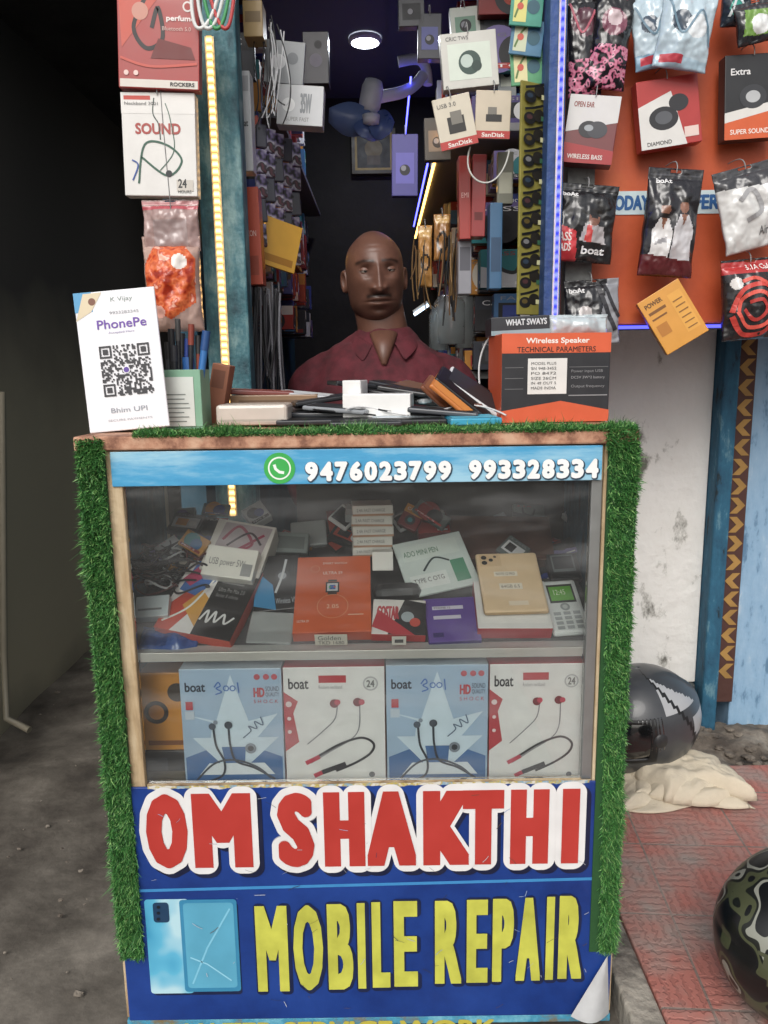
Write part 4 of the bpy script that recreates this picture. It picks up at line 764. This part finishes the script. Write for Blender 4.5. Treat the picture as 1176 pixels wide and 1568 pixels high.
pouch('earphone_pouch',868,-12,920,150,YH,'#17161b',[('r',0,0,1,.35,leo),('c',.5,.7,.4,'#59313f'),('s',[(.1,.9),(.4,.6),(.8,.8)],.06,'#b9566a')],bulge=.02,seed=1,spin=3)
pouch('earphone_pouch',905,-25,966,138,YH-.015,'#121216',[('r',0,0,1,.4,leo),('c',.5,.62,.33,'#7a3f52'),('c',.5,.66,.2,'#c9b4b8'),('p',[(.2,.85),(.8,.85),(.7,.95),(.3,.95)],'#c94a6a')],bulge=.02,seed=3,spin=-6)
cardb=[('p',[(0,.2),(1,.1),(1,.9),(0,.95)],'#b7cbd6'),('c',.35,.55,.18,'#3b4b5c'),('c',.65,.5,.2,'#dfe6ea'),('s',[(.1,.8),(.4,.4),(.7,.7),(.95,.3)],.04,'#6a8a9e'),('r',.1,.05,.5,.15,'#c23a4a')]
pouch('earphone_pouch',966,-15,1040,105,YH-.01,M('#7fa3bd',.2,coat=.6),cardb,bulge=.02,seed=7,spin=10)
pouch('earphone_pouch',1008,-20,1092,108,YH-.03,M('#a9c4d4',.2,coat=.6),cardb,bulge=.022,seed=9,spin=-8)
pouch('cable_pouch',1104,-20,1150,42,YH,'#1b2b38',[('c',.5,.4,.3,'#2f9a8a'),('s',[(.2,.2),(.5,.7),(.8,.3)],.08,'#c9d2d4')],bulge=.015,seed=10)
pouch('cable_pouch',1125,0,1196,66,YH-.02,'#202228',[('p',[(.1,.2),(.9,.1),(.8,.7),(.2,.8)],'#6f9a3a'),('c',.5,.4,.2,'#dfe2e2')],bulge=.015,seed=11,spin=12)
jb=lambda c,k:[('p',[(0,.45),(1,.62),(1,1),(0,1)],'#d0cfcd'),('p',[(0,0),(1,0),(1,.2),(0,.3)],c),('c',.45,.5,.2,'#24252a',.16),('c',.62,.5,.2,'#3a3b42',.16),('c',.45,.52,.09,k,.06),('t','OPEN EAR',.1,.82,.5,.9,'#8a2a22',.002),('t','WIRELESS BASS',.1,.06,.8,.13,'#d9d2cc',.002)]
pk('headphone_box',866,146,944,250,YH-.03,'#6b1c20',jb('#a3262a','#9aa0a4'),th=.045,spin=-7,hook=1,yaw=-10)
pk('headphone_box',978,118,1072,224,YH,'#b02a26',[('p',[(.0,.0),(.75,.0),(.55,.8),(.0,.62)],'#d9d8d4'),('c',.4,.42,.24,'#26272c',.18),('c',.4,.43,.14,'#55585e',.1),('c',.66,.62,.16,'#2a2a2f',.13),('r',.72,.1,.95,.25,'#e0c8c0'),('t','DIAMOND',.1,.04,.5,.1,'#444444',.001)],th=.035,spin=8,hook=1)
pk('headphone_box',1110,82,1196,212,YH,'#1b1c20',[('p',[(.0,.0),(1,.0),(1,.35),(0,.2)],'#d45a22'),('p',[(0,.2),(1,.35),(1,.45),(0,.32)],'#d9d7d2'),('c',.5,.5,.24,'#33353a',.2),('c',.5,.5,.13,'#b5b8ba',.1),('t','Extra',.1,.76,.45,.84,'#e0e0e0',.003),('t','SUPER SOUND',.1,.06,.8,.12,'#f0e2d8',.002)],th=.035,spin=3,hook=1)
bp_=lambda:[('p',[(0,0),(.42,0),(.36,.38),(0,.48)],'#c92f38'),('t','boat',.48,.10,.85,.20,'#e4e4e4',.005),('p',[(.42,.26),(.86,.24),(.8,.46),(.48,.48)],'#a9a4a6'),('p',[(.5,.26),(.62,.25),(.6,.46),(.53,.47)],'#c9403c'),('c',.63,.56,.10,'#7d5240',.13),('c',.64,.63,.11,'#17110f',.07),('c',.60,.57,.03,'#1a1a1a',.02),('c',.67,.57,.03,'#1a1a1a',.02),('t','boAt',.1,.82,.34,.88,'#e0e0e0',.004),('r',.05,.93,.95,.95,'#3a3a3f'),('t','BASS',.04,.25,.3,.36,'#e8d8d4',.003),('t','HEADS',.04,.12,.3,.22,'#e8d8d4',.003)]
pouch('earphone_pouch',846,282,942,402,YH-.02,'#161619',bp_(),bulge=.022,seed=13,spin=-5)
two=[('c',.33,.60,.085,'#8a5d48',.12),('c',.68,.64,.085,'#8a5d48',.12),('p',[(.12,.14),(.46,.14),(.5,.40),(.42,.53),(.24,.53),(.14,.42)],'#d2d0cf'),('p',[(.5,.14),(.88,.14),(.9,.44),(.78,.57),(.6,.57),(.52,.44)],'#c3c1c4'),('p',[(.27,.53),(.33,.42),(.39,.53)],'#8a5d48'),('p',[(.63,.57),(.69,.46),(.75,.57)],'#8a5d48'),('p',[(.2,.32),(.42,.36),(.42,.31),(.2,.28)],'#8f8d90'),('c',.33,.67,.095,'#17120f',.06),('c',.68,.71,.095,'#17120f',.06),('c',.33,.555,.07,'#1d1512',.04),('p',[(0,0),(1,0),(1,.14),(0,.2)],'#5a161c'),('t','boAt',.15,.85,.42,.9,'#e0e0e0',.004),('r',.04,.93,.96,.95,'#3c3c42')]
pouch('earphone_pouch',984,258,1068,424,YH-.03,'#1b191f',two,bulge=.024,seed=15,spin=-4)
pouch('earphone_pouch',1100,252,1200,382,YH-.02,M('#cfcfcd',.25,coat=.5),[('p',[(0,.78),(1,.7),(1,1),(0,1)],'#3a3a3e'),('s',[(.3,.6),(.5,.7),(.6,.45),(.35,.35)],.07,'#9a9a9c'),('t','AirPods',.5,.15,.9,.25,'#6a6a6c',.002)],bulge=.02,seed=17,spin=14)
pk('power_bank_box',988,430,1072,540,YH-.03,M('#d69322',.35,.12,coat=.2),[('r',.62,.15,.92,.85,'#dfa035'),('r',.1,.7,.5,.75,'#7a4a0a'),('r',.1,.6,.45,.63,'#7a4a0a'),('r',.1,.3,.35,.5,'#b5720e'),('t','POWER',.1,.82,.5,.9,'#5a3606',.003)]+[('r',.66,.2+.1*k,.88,.22+.1*k,'#8a5a12') for k in range(6)],th=.045,spin=32,yaw=-14,side='#c07a12',wh=(.1,.135))
pouch('cable_pouch',1104,396,1192,520,YH-.01,'#1d1b1e',[('r',.0,.82,1,.97,'#b52a2a'),('c',.2,.7,.1,'#d9d6d2'),('t','3.1A Cable',.4,.86,.9,.93,'#f0e4e0',.002),('s',[(.12,.3),(.3,.08),(.7,.1),(.9,.4),(.7,.66),(.3,.62),(.12,.35)],.075,'#c8392e'),('s',[(.2,.36),(.4,.16),(.72,.2),(.82,.42),(.6,.58),(.3,.52),(.22,.36)],.065,'#d9503f'),('s',[(.32,.38),(.5,.24),(.7,.34),(.62,.48),(.4,.46)],.06,'#b52d26'),('s',[(.3,.72),(.55,.75),(.85,.6)],.06,'#d04a3a')],bulge=.03,seed=19,spin=4)
pouch('earphone_pouch',864,428,948,528,YH,'#1a1a1f',[('p',[(.5,0),(1,0),(1,1),(.8,1)],'#8a8c92'),('c',.35,.5,.12,'#a9a2a0'),('t','boAt',.08,.8,.36,.88,'#dcdcdc',.004),('s',[(.6,.9),(.75,.5),(.9,.2)],.08,'#2a2a30'),('s',[(.7,.95),(.85,.6),(.98,.4)],.06,'#2a2a30')],bulge=.02,seed=21,spin=3)
# ------------------------------------------------------------------ helmets and cloth
def helmet(name,c,R,rotz,tilt,m1,m2,seed,visor='#0b0c0e'):
    r=root(name,c); vs=[];fs=[];mi=[];NU,NV=96,60
    def sh_(a,th,off=0):
        x=math.sin(th)*math.sin(a);y=-math.sin(th)*math.cos(a);z=math.cos(th)
        X_=x*(.126+off);Y_=y*(.148+off);Z_=z*(.134+off)
        if z<0: X_*=1-.10*z*z; Z_*=1.10
        if y<0 and z<-.05: Y_-=.045*(-y)**2*min(1,(-z-.05)*2.2); X_*=1-.10*(-y)*min(1,(-z)*1.5)
        if y>0: Y_*=1+.08*y*(1-abs(z)); Z_-=.02*max(0,y-.6)*(z<-.2)
        if y>.3 and .1<z<.6: Y_+=.012*math.sin((z-.1)/.5*math.pi)*max(0,1-abs(x)*1.6)
        return (X_,Y_,Z_)
    TH=math.pi*.80
    for j in range(NV+1):
        for i in range(NU): vs.append(sh_(2*math.pi*i/NU,.02+TH*j/NV))
    for j in range(NV):
        for i in range(NU):
            i2=(i+1)%NU
            a=(i+.5)/NU*2*math.pi; a=a if a<math.pi else a-2*math.pi; t=.02+TH*(j+.5)/NV
            port=abs(a)<1.2 and 1.22<t<1.92
            if port: continue
            trim=(abs(a)<1.28 and 1.15<t<1.99) or j>=NV-2
            line=abs((abs(a)-1.9)-.5*(t-1.3))<.045
            fs.append((j*NU+i,j*NU+i2,(j+1)*NU+i2,(j+1)*NU+i))
            patch=(.35<t<1.15 and 1.5<abs(a)<1.5+1.1*(t-.35)) or (1.35<t<1.75 and 2.1<abs(a)<2.75-.5*(t-1.35))
            mi.append(2 if trim or line else (3 if patch else 0))
    mw=Matrix.Translation(c)@Matrix.Rotation(rad(rotz),4,'Z')@Matrix.Rotation(rad(tilt),4,'X')@Matrix.Diagonal((R,R,R,1))
    o=mk('shell',vs,fs,[m1,M(visor,.1,coat=1),M('#111214',.45),m2],mi,r,mw,True); s=o.modifiers.new('s','SOLIDIFY'); s.thickness=.010
    vv=[];vf=[];n1,n2=40,14
    for j in range(n2+1):
        for i in range(n1+1): vv.append(sh_(-1.42+2.84*i/n1,1.14+.80*j/n2*(1-.25*abs(-1+2*i/n1)**3),.007))
    for j in range(n2):
        for i in range(n1): q_=j*(n1+1)+i; vf.append((q_,q_+1,q_+n1+2,q_+n1+1))
    mk('visor',vv,vf,[M(visor,.08,.05,coat=1)],None,r,mw,True).modifiers.new('s','SOLIDIFY').thickness=.003
    for sx in(-1,1):
        lathe('visor_pivot',[(0,.012),(.016,.011),(.021,.006),(.024,0)],'#2a2b2d',r,mw@Matrix.Translation((sx*.124,-.03,.0))@Matrix.Rotation(sx*rad(90),4,'Y'),20)
        bx('vent',sx*.03-.014,sx*.03+.014,-.128,-.108,.075,.088,M('#111214',.4),r,.003,mw=mw)
    lathe('padding',[(.10,-.112),(.085,-.105),(.08,-.06)],'#1a1a1c',r,mw,28)
helmet('motorcycle_helmet',V((.705,2.0,.20)),1.02,-72,6,M('#3d4044',.38,.25,coat=.35),M('#b0b2b4',.4,.15,coat=.2),4)
camo=ramp_mat('camo',[(0,'#0f1011'),(.44,'#141516'),(.48,'#474b35'),(.52,'#1b1d19'),(.56,'#8a8c82'),(.60,'#121314')],14,1,.35,0,const=True)
camo2=ramp_mat('camo2',[(0,'#0f1011'),(.42,'#4a4d3a'),(.48,'#101112'),(.54,'#9a9b92'),(.60,'#101112')],12,1,.35,0,const=True)
helmet('motorcycle_helmet',V((.74,1.17,.19)),1.06,100,4,camo,camo2,9)
cr1=root('folded_cloth',(.82,1.9,.07)); clm=M('#d2c5ad',.9,.15,bump=.2,bs=200)
for k in range(5):
    vs=[];fs=[];n=40
    for j in range(n+1):
        for i in range(n+1):
            u=i/n-.5;v=j/n-.5
            x=.76+u*(.36-.03*k)+.02*math.sin(v*5+k)+.010*k; y=1.89+v*(.22-.01*k)+.02*math.sin(u*7+k*2)
            e=1-min(1,max(abs(u),abs(v))*2)**8
            z=.052+.011*k*e+.004+.012*e*(.6+noise.noise(V((u*4+k*3,v*6,k)))+.5*noise.noise(V((u*11,v*9,k+5))))+.004*k
            vs.append((x,y,max(.052+.003*k,z)))
    for j in range(n):
        for i in range(n): q_=j*(n+1)+i; fs.append((q_,q_+1,q_+n+2,q_+n+1))
    mk('fold',vs,fs,[clm],None,cr1,smooth=True).modifiers.new('s','SOLIDIFY').thickness=.004
# ------------------------------------------------------------------ the seated man
MY=2.05
man=root('seated_man',(0,MY,.62)); bc=P(588,560,MY).x; hc=P(574,425,MY)
SK=D.materials.new('skin'); SK.use_nodes=True
nt=SK.node_tree; b=nt.nodes['Principled BSDF']; N=nt.nodes.new; L=nt.links.new
at=N('ShaderNodeAttribute'); at.attribute_name='hair_shade'; tc=N('ShaderNodeTexCoord'); n1=N('ShaderNodeTexNoise'); n1.inputs['Scale'].default_value=25; n1.inputs['Detail'].default_value=6; L(tc.outputs['Object'],n1.inputs['Vector'])  # mask holds hair plus painted shade in the face's recesses
mx=N('ShaderNodeMix'); mx.data_type='RGBA'; mx.inputs['A'].default_value=(*hx('#553a30'),1); mx.inputs['B'].default_value=(*hx('#785446'),1); L(n1.outputs['Fac'],mx.inputs['Factor'])
m2=N('ShaderNodeMix'); m2.data_type='RGBA'; m2.inputs['B'].default_value=(*hx('#14100f'),1); L(mx.outputs['Result'],m2.inputs['A']); L(at.outputs['Fac'],m2.inputs['Factor'])
L(m2.outputs['Result'],b.inputs['Base Color']); b.inputs['Roughness'].default_value=.42
n5=N('ShaderNodeTexNoise'); n5.inputs['Scale'].default_value=260; n5.inputs['Detail'].default_value=3; L(tc.outputs['Object'],n5.inputs['Vector']); bp=N('ShaderNodeBump'); bp.inputs['Strength'].default_value=.12; bp.inputs['Distance'].default_value=.002; L(n5.outputs['Fac'],bp.inputs['Height']); L(bp.outputs[0],b.inputs['Normal'])
SHM=ramp_mat('shirt',[(.35,'#40161d'),(.5,'#531c25'),(.65,'#61232d')],20,6,.85,.25,300,dist=.002)
def ringtube(path,n=20):
    vs=[];fs=[]
    for k,(c,r) in enumerate(path):
        c=V(c); a=V(path[max(0,k-1)][0]);b_=V(path[min(len(path)-1,k+1)][0]); t=(b_-a).normalized()
        s=t.cross(V((0,1,0))); s=s.normalized() if s.length>.1 else V((1,0,0)); q_=s.cross(t).normalized()
        rr=r if isinstance(r,tuple) else (r,r)
        for i in range(n): an=2*math.pi*i/n; vs.append(c+s*rr[0]*math.cos(an)+q_*rr[1]*math.sin(an))
    for k in range(len(path)-1):
        for i in range(n): fs.append((k*n+i,k*n+(i+1)%n,(k+1)*n+(i+1)%n,(k+1)*n+i))
    fs.append(tuple(range(n-1,-1,-1))); m_=(len(path)-1)*n; fs.append(tuple(m_+i for i in range(n))); return vs,fs
def merge(parts):
    vs=[];fs=[]
    for v,f in parts: b_=len(vs); vs+=v; fs+=[tuple(b_+i for i in q_) for q_ in f]
    return vs,fs
dn=-.014
torso=[((bc,MY+.01,.62),(.17,.135)),((bc,MY+.01,.74),(.175,.14)),((bc,MY,.9),(.165,.135)),((bc,MY,1.02),(.18,.128)),((bc,MY,1.12+dn),(.195,.12)),((bc,MY+.005,1.165+dn),(.192,.108)),((bc,MY+.01,1.198+dn),(.172,.092)),((bc,MY+.012,1.228+dn),(.135,.080)),((bc,MY+.012,1.255+dn),(.096,.072)),((bc,MY+.012,1.280+dn),(.068,.062))]
parts=[ringtube(torso,32)]
for s in(-1,1):
    parts.append(ringtube([((bc+s*.13,MY+.01,1.175+dn),(.05)),((bc+s*.172,MY+.01,1.160+dn),.056),((bc+s*.198,MY+.012,1.12+dn),.058),((bc+s*.212,MY+.015,1.05),.057),((bc+s*.222,MY+.02,.97),.053),((bc+s*.225,MY+.02,.91),.05),((bc+s*.22,MY-.01,.865),.048),((bc+s*.195,MY-.07,.835),.043),((bc+s*.18,MY-.10,.825),.04)],20))
vs,fs=merge(parts); shirt=mk('shirt',vs,fs,[SHM],None,man,smooth=True)
rm=shirt.modifiers.new('r','REMESH'); rm.mode='VOXEL'; rm.voxel_size=.006; rm.use_smooth_shade=True
sm=shirt.modifiers.new('sm','SMOOTH'); sm.iterations=10; sm.factor=.5
tx=D.textures.new('folds','CLOUDS'); tx.noise_scale=.09; dp=shirt.modifiers.new('d','DISPLACE'); dp.texture=tx; dp.strength=.024; dp.mid_level=.5; dp.texture_coords='LOCAL'
parts=[]
for s in(-1,1):
    parts.append(ringtube([((bc+s*.07,MY+.05,.66),.1),((bc+s*.09,MY-.05,.685),.09),((bc+s*.10,MY-.25,.69),.078),((bc+s*.10,MY-.36,.675),.068),((bc+s*.10,MY-.375,.58),.062),((bc+s*.10,MY-.33,.4),.056),((bc+s*.10,MY-.30,.23),.048)],20))
parts.append(ringtube([((bc,MY+.01,.60),(.16,.14)),((bc,MY+.01,.72),(.165,.14))],24))
vs,fs=merge(parts); tro=mk('trousers',vs,fs,['#23262e'],None,man,smooth=True); rm=tro.modifiers.new('r','REMESH'); rm.mode='VOXEL'; rm.voxel_size=.01; rm.use_smooth_shade=True; tro.modifiers.new('s','SMOOTH').iterations=5
for s in(-1,1):
    v,f=ringtube([((bc+s*.10,MY-.25,.185),(.03,.03)),((bc+s*.10,MY-.29,.19),(.042,.04)),((bc+s*.10,MY-.38,.18),(.045,.03)),((bc+s*.10,MY-.46,.172),(.035,.022)),((bc+s*.10,MY-.485,.168),(.012,.012))],16)
    mk('shoe',v,f,['#1a1512'],None,man,smooth=True)
stl=root('wooden_stool',(bc,MY+.05,.5)); bx('seat',bc-.17,bc+.17,MY-.08,MY+.2,.545,.575,'#6a4a30',stl,.006)
for sx in(-1,1):
    for sy in(-.05,.17): tube('leg',[(bc+sx*.14,MY+sy,.545),(bc+sx*.155,MY+sy+(.01 if sy>0 else -.01),.15)],.014,'#5a3d28',stl,kind='POLY')
def hand(w0,side):
    vs=[w0+V((-side*.015,.05,.012)),w0,w0+V((0,-.035,.0)),w0+V((0,-.065,-.002))]; ed=[(0,1),(1,2),(2,3)]; rd=[(.030,.028),(.024,.020),(.034,.016),(.036,.014)]
    for k,(off,ln) in enumerate([(-.030,.062),(-.010,.074),(.010,.070),(.028,.055)]):
        off*=-side; a=w0+V((off*.7,-.06,-.001)); i0=len(vs); vs.append(a); ed.append((3,i0)); rd.append((.012,.011))
        dz=[0.004,-.006,-.018]; p=a
        for j,fr_ in enumerate([.45,.32,.23]):
            p=p+V((off*.25*fr_,-ln*fr_*(1,.9,.7)[j],dz[j])); vs.append(p); ed.append((len(vs)-2,len(vs)-1)); rd.append([(.0092,.009),(.0085,.008),(.0072,.007)][j])
    i0=len(vs); vs+=[w0+V((-side*.026,-.030,-.004)),w0+V((-side*.046,-.055,-.008)),w0+V((-side*.052,-.078,-.014))]; ed+=[(2,i0),(i0,i0+1),(i0+1,i0+2)]; rd+=[(.013,.012),(.0105,.010),(.0085,.008)]
    me=D.meshes.new('hand'); me.from_pydata([tuple(v) for v in vs],ed,[]); o=D.objects.new('hand',me); COL.objects.link(o); me.materials.append(SK)
    sk=o.modifiers.new('sk','SKIN')
    for i,r_ in enumerate(rd): me.skin_vertices[0].data[i].radius=r_
    me.skin_vertices[0].data[0].use_root=True
    sk.use_smooth_shade=True; ss=o.modifiers.new('ss','SUBSURF'); ss.levels=2; ss.render_levels=2; setp(o,man)
for s in(-1,1):
    try: hand(V((bc+s*.135,MY-.17,.792)),s)
    except Exception as ex: print('hand',ex)
    v,f=ringtube([((bc+s*.18,MY-.08,.828),.034),((bc+s*.158,MY-.13,.81),.030),((bc+s*.140,MY-.165,.795),.026)],16); mk('forearm',v,f,[SK],None,man,smooth=True)
def g(x,s): return math.exp(-(x/s)**2)
vs=[];fs=[];hm=[];NU,NV=200,150
for j in range(NV+1):
    th=math.pi*j/NV
    for i in range(NU):
        a=2*math.pi*i/NU; x=math.sin(th)*math.sin(a);y=-math.sin(th)*math.cos(a);z=math.cos(th)
        # rounder vault, fuller jaw than an ellipsoid
        sr=(1+.085*g(z-.62,.28)+.10*g(z+.72,.24)-.02*g(z+.1,.3))
        X_=x*.0745*sr;Y_=y*.096*(1+.06*g(z-.6,.3));Z_=z*.114
        if z<-.2: Y_*= (1+.02*(-z-.2)) if y<0 else (1-.40*(-z-.2))
        if y>0: Y_*=1.04
        fr_=max(0,min(1,-y*2.2)) if y<0 else 0
        if z<-.7: fr_=min(1,fr_*1.3)
        aX=abs(X_); dY=0
        dY+=-.0050*g(Z_-.034,.009)*g(aX-.026,.020)
        dY+=.0105*g(Z_-.015,.0115)*g(aX-.030,.0135)
        dY+=-.006*g(Z_-.018,.022)*g(aX,.0065)
        t=max(0,min(1,(.022-Z_)/.048))
        if -.036<Z_<.022: dY+=-.021*t**1.2*g(aX,.0085+.0050*t)
        if Z_<=-.036: dY+=-.021*g(Z_+.036,.0045)*g(aX,.0135)
        dY+=-.0110*g(Z_+.027,.0080)*g(aX-.0170,.0070)
        dY+=-.0055*g(Z_+.008,.016)*g(aX-.044,.015)
        dY+=.0028*g(Z_+.040,.016)*g(aX-.036+.18*(Z_+.03),.0060)
        dY+=.0025*g(Z_-.001,.004)*g(aX-.026,.012)
        dY+=-.0070*g(Z_+.0525,.0056)*g(aX,.022)-.0088*g(Z_+.0665,.0066)*g(aX,.020)+.006*g(Z_+.0595,.0021)*g(aX,.027)
        dY+=.0030*g(Z_+.079,.006)*g(aX,.018)-.0085*g(Z_+.095,.012)*g(aX,.026)
        dY+=.0010*(g(Z_-.060,.0022)+g(Z_-.072,.0022))*g(aX,.03)
        Y_+=dY*fr_
        vs.append((X_,Y_,Z_))
        h=0
        if y<0:
            zb=.0355+ (.09*(aX-.014) if aX<.034 else .0018-.26*(aX-.034))
            br=g(Z_-zb,.0042)*(1 if .012<aX<.050 else g(max(.012-aX,aX-.050),.004)); h=max(h,br*.85*fr_)
            h=max(h,.92*g(Z_+.0440+.12*max(0,aX-.006),.0054)*(1 if aX<.028 else g(aX-.028,.004))*fr_)
            h=max(h,.30*g(Z_+.085,.03)*fr_)
            h=max(h,.5*g(Z_+.0595,.0019)*g(aX,.025))  # lip crease darkened, shade painted into the skin colour
            h=max(h,.28*g(Z_-.012,.011)*g(aX-.031,.016)*fr_)  # eye sockets toned down, painted shade
            h=max(h,.7*g(Z_+.035,.0028)*g(aX-.0085,.0035)*fr_)  # nostrils drawn as dark spots of painted shade
        sidehair=max(0,min(1,(y+.14)*4))*max(0,min(1,(Z_+.02)*30))*max(0,min(1,(.072-Z_)*25)); h=max(h,.7*sidehair)
        hm.append(h)
for j in range(NV):
    for i in range(NU): i2=(i+1)%NU; fs.append((j*NU+i,(j+1)*NU+i,(j+1)*NU+i2,j*NU+i2))
HM=Matrix.Translation(V((hc.x,MY-.01,hc.z-.003)))@Matrix.Rotation(rad(6),4,'Z')@Matrix.Rotation(rad(-3),4,'Y')@Matrix.Rotation(rad(3),4,'X')
head=mk('head',vs,fs,[SK],None,man,HM,True)
ha=head.data.attributes.new('hair_shade','FLOAT','POINT'); ha.data.foreach_set('value',hm)
def sph(name,r,c,m,sc=(1,1,1),rng=None):
    vs=[];fs=[];n=24;mm=16
    for j in range(mm+1):
        th=math.pi*j/mm*(rng or 1)
        for i in range(n): a=2*math.pi*i/n; vs.append((r*math.sin(th)*math.cos(a)*sc[0],r*math.sin(th)*math.sin(a)*sc[1],r*math.cos(th)*sc[2]))
    for j in range(mm):
        for i in range(n): fs.append((j*n+i,(j+1)*n+i,(j+1)*n+(i+1)%n,j*n+(i+1)%n))
    return mk(name,vs,fs,[m],None,man,HM@Matrix.Translation(c),True)
for s in(-1,1):
    ec=(s*.030,-.0690,.0145)
    sph('eyeball',.0122,ec,M('#857b73',.3,coat=.3))
    sph('iris',.0066,(ec[0],ec[1]-.0068,ec[2]),M('#0a0605',.15,coat=.6),(1,.9,1))
    for nm,tilt_ in (('upper_eyelid',-4),('lower_eyelid',199)):
        o=sph(nm,.0134,(0,0,0),SK,(1.2,1.02,1),.5); o.matrix_basis=HM@Matrix.Translation(ec)@Matrix.Rotation(rad(tilt_),4,'X')
    ev=[];ef=[];nn=26
    prof=[(0,-.005),(.35,-.004),(.55,.0),(.75,.003),(.9,.003),(1,-.003),(.9,-.012)]
    for k,(rr_,hh) in enumerate(prof):
        for i in range(nn):
            a=2*math.pi*i/nn; ex=rr_*.015*math.cos(a)*(1+.15*math.sin(a)); ez=rr_*.029*math.sin(a)
            ev.append((hh*1.1,ex,ez))
    for k in range(len(prof)-1):
        for i in range(nn): ef.append((k*nn+i,k*nn+(i+1)%nn,(k+1)*nn+(i+1)%nn,(k+1)*nn+i))
    mk('ear',ev,ef,[SK],None,man,HM@Matrix.Translation((s*.0785,.008,-.004))@Matrix.Rotation(rad(s*-26),4,'Z')@Matrix.Diagonal((s,1,1,1)),True)
v,f=ringtube([((bc,MY+.02,1.18),(.080,.065)),((bc,MY+.015,1.23),(.070,.062)),((bc-.005,MY+.012,1.28),(.064,.060)),((hc.x,MY+.008,1.36),(.063,.062))],28); mk('neck',v,f,[SK],None,man,smooth=True)
for s in(-1,1):
    vs=[];n=26
    for i in range(n+1):
        t=i/n; a=rad(180-158*t); r0=.071;zt=1.285+dn-.050*t**2
        ro=.086+.014*t; dz=.024+.020*max(0,(t-.7)/.3)
        vs+=[(bc+s*math.sin(a)*r0,MY+.012-math.cos(a)*r0*.98-.010*t*t,zt),(bc+s*math.sin(a)*(r0+.005),MY+.012-math.cos(a)*(r0+.005)-.012*t*t,zt+.003),(bc+s*(math.sin(a)*ro+.014*max(0,t-.7)/.3),MY+.012-math.cos(a)*(ro+.004)-.014*t*t,zt-dz)]
    fs=[]
    for i in range(n):
        for k in(0,1): fs.append((3*i+k,3*i+k+1,3*(i+1)+k+1,3*(i+1)+k))
    c_=mk('collar',vs,fs,[SHM],None,man,smooth=True); c_.modifiers.new('s','SOLIDIFY').thickness=.003; c_.modifiers.new('ss','SUBSURF').levels=1
v,f=ringtube([((bc,MY-.050,1.262+dn),(.036,.018)),((bc,MY-.075,1.225+dn),(.022,.015)),((bc,MY-.102,1.185+dn),(.006,.008))],16); mk('open_neckline',v,f,[SK],None,man,smooth=True)
bx('shirt_placket',bc-.011,bc+.011,MY-.136,MY-.129,.80,1.12,SHM,man,.002)
for k in range(4): lathe('shirt_button',[(0,.003),(.005,.0025),(.006,0)],'#3a1a20',man,Matrix.Translation((bc,MY-.136,1.09-.075*k))@Matrix.Rotation(rad(90),4,'X'),14)
pkx=bc+.085; bx('shirt_pocket',pkx-.045,pkx+.045,MY-.128,MY-.118,.965,1.06,SHM,man,.003)
# ------------------------------------------------------------------ light
w_=D.worlds.new('World'); scene.world=w_; w_.use_nodes=True; nt=w_.node_tree; bg=nt.nodes['Background']
sk=nt.nodes.new('ShaderNodeTexSky'); sk.sky_type='NISHITA'; sk.sun_disc=False; sk.sun_elevation=rad(40); sk.sun_rotation=rad(195); sk.air_density=1.2; sk.dust_density=4
hs=nt.nodes.new('ShaderNodeHueSaturation'); hs.inputs['Saturation'].default_value=.3
nt.links.new(sk.outputs[0],hs.inputs['Color']); nt.links.new(hs.outputs[0],bg.inputs['Color']); bg.inputs['Strength'].default_value=.14
sd=D.lights.new('sun','SUN'); sd.energy=1.35; sd.angle=rad(35); sd.color=(1,.97,.93); so=D.objects.new('sun',sd); COL.objects.link(so)
el,az=rad(40),rad(195); dr=V((math.sin(az)*math.cos(el),math.cos(az)*math.cos(el),math.sin(el)))
so.rotation_euler=(-dr).to_track_quat('-Z','Y').to_euler(); so.location=(0,-3,5)
scene.view_settings.view_transform='Standard'; scene.view_settings.look='None'; scene.view_settings.exposure=0
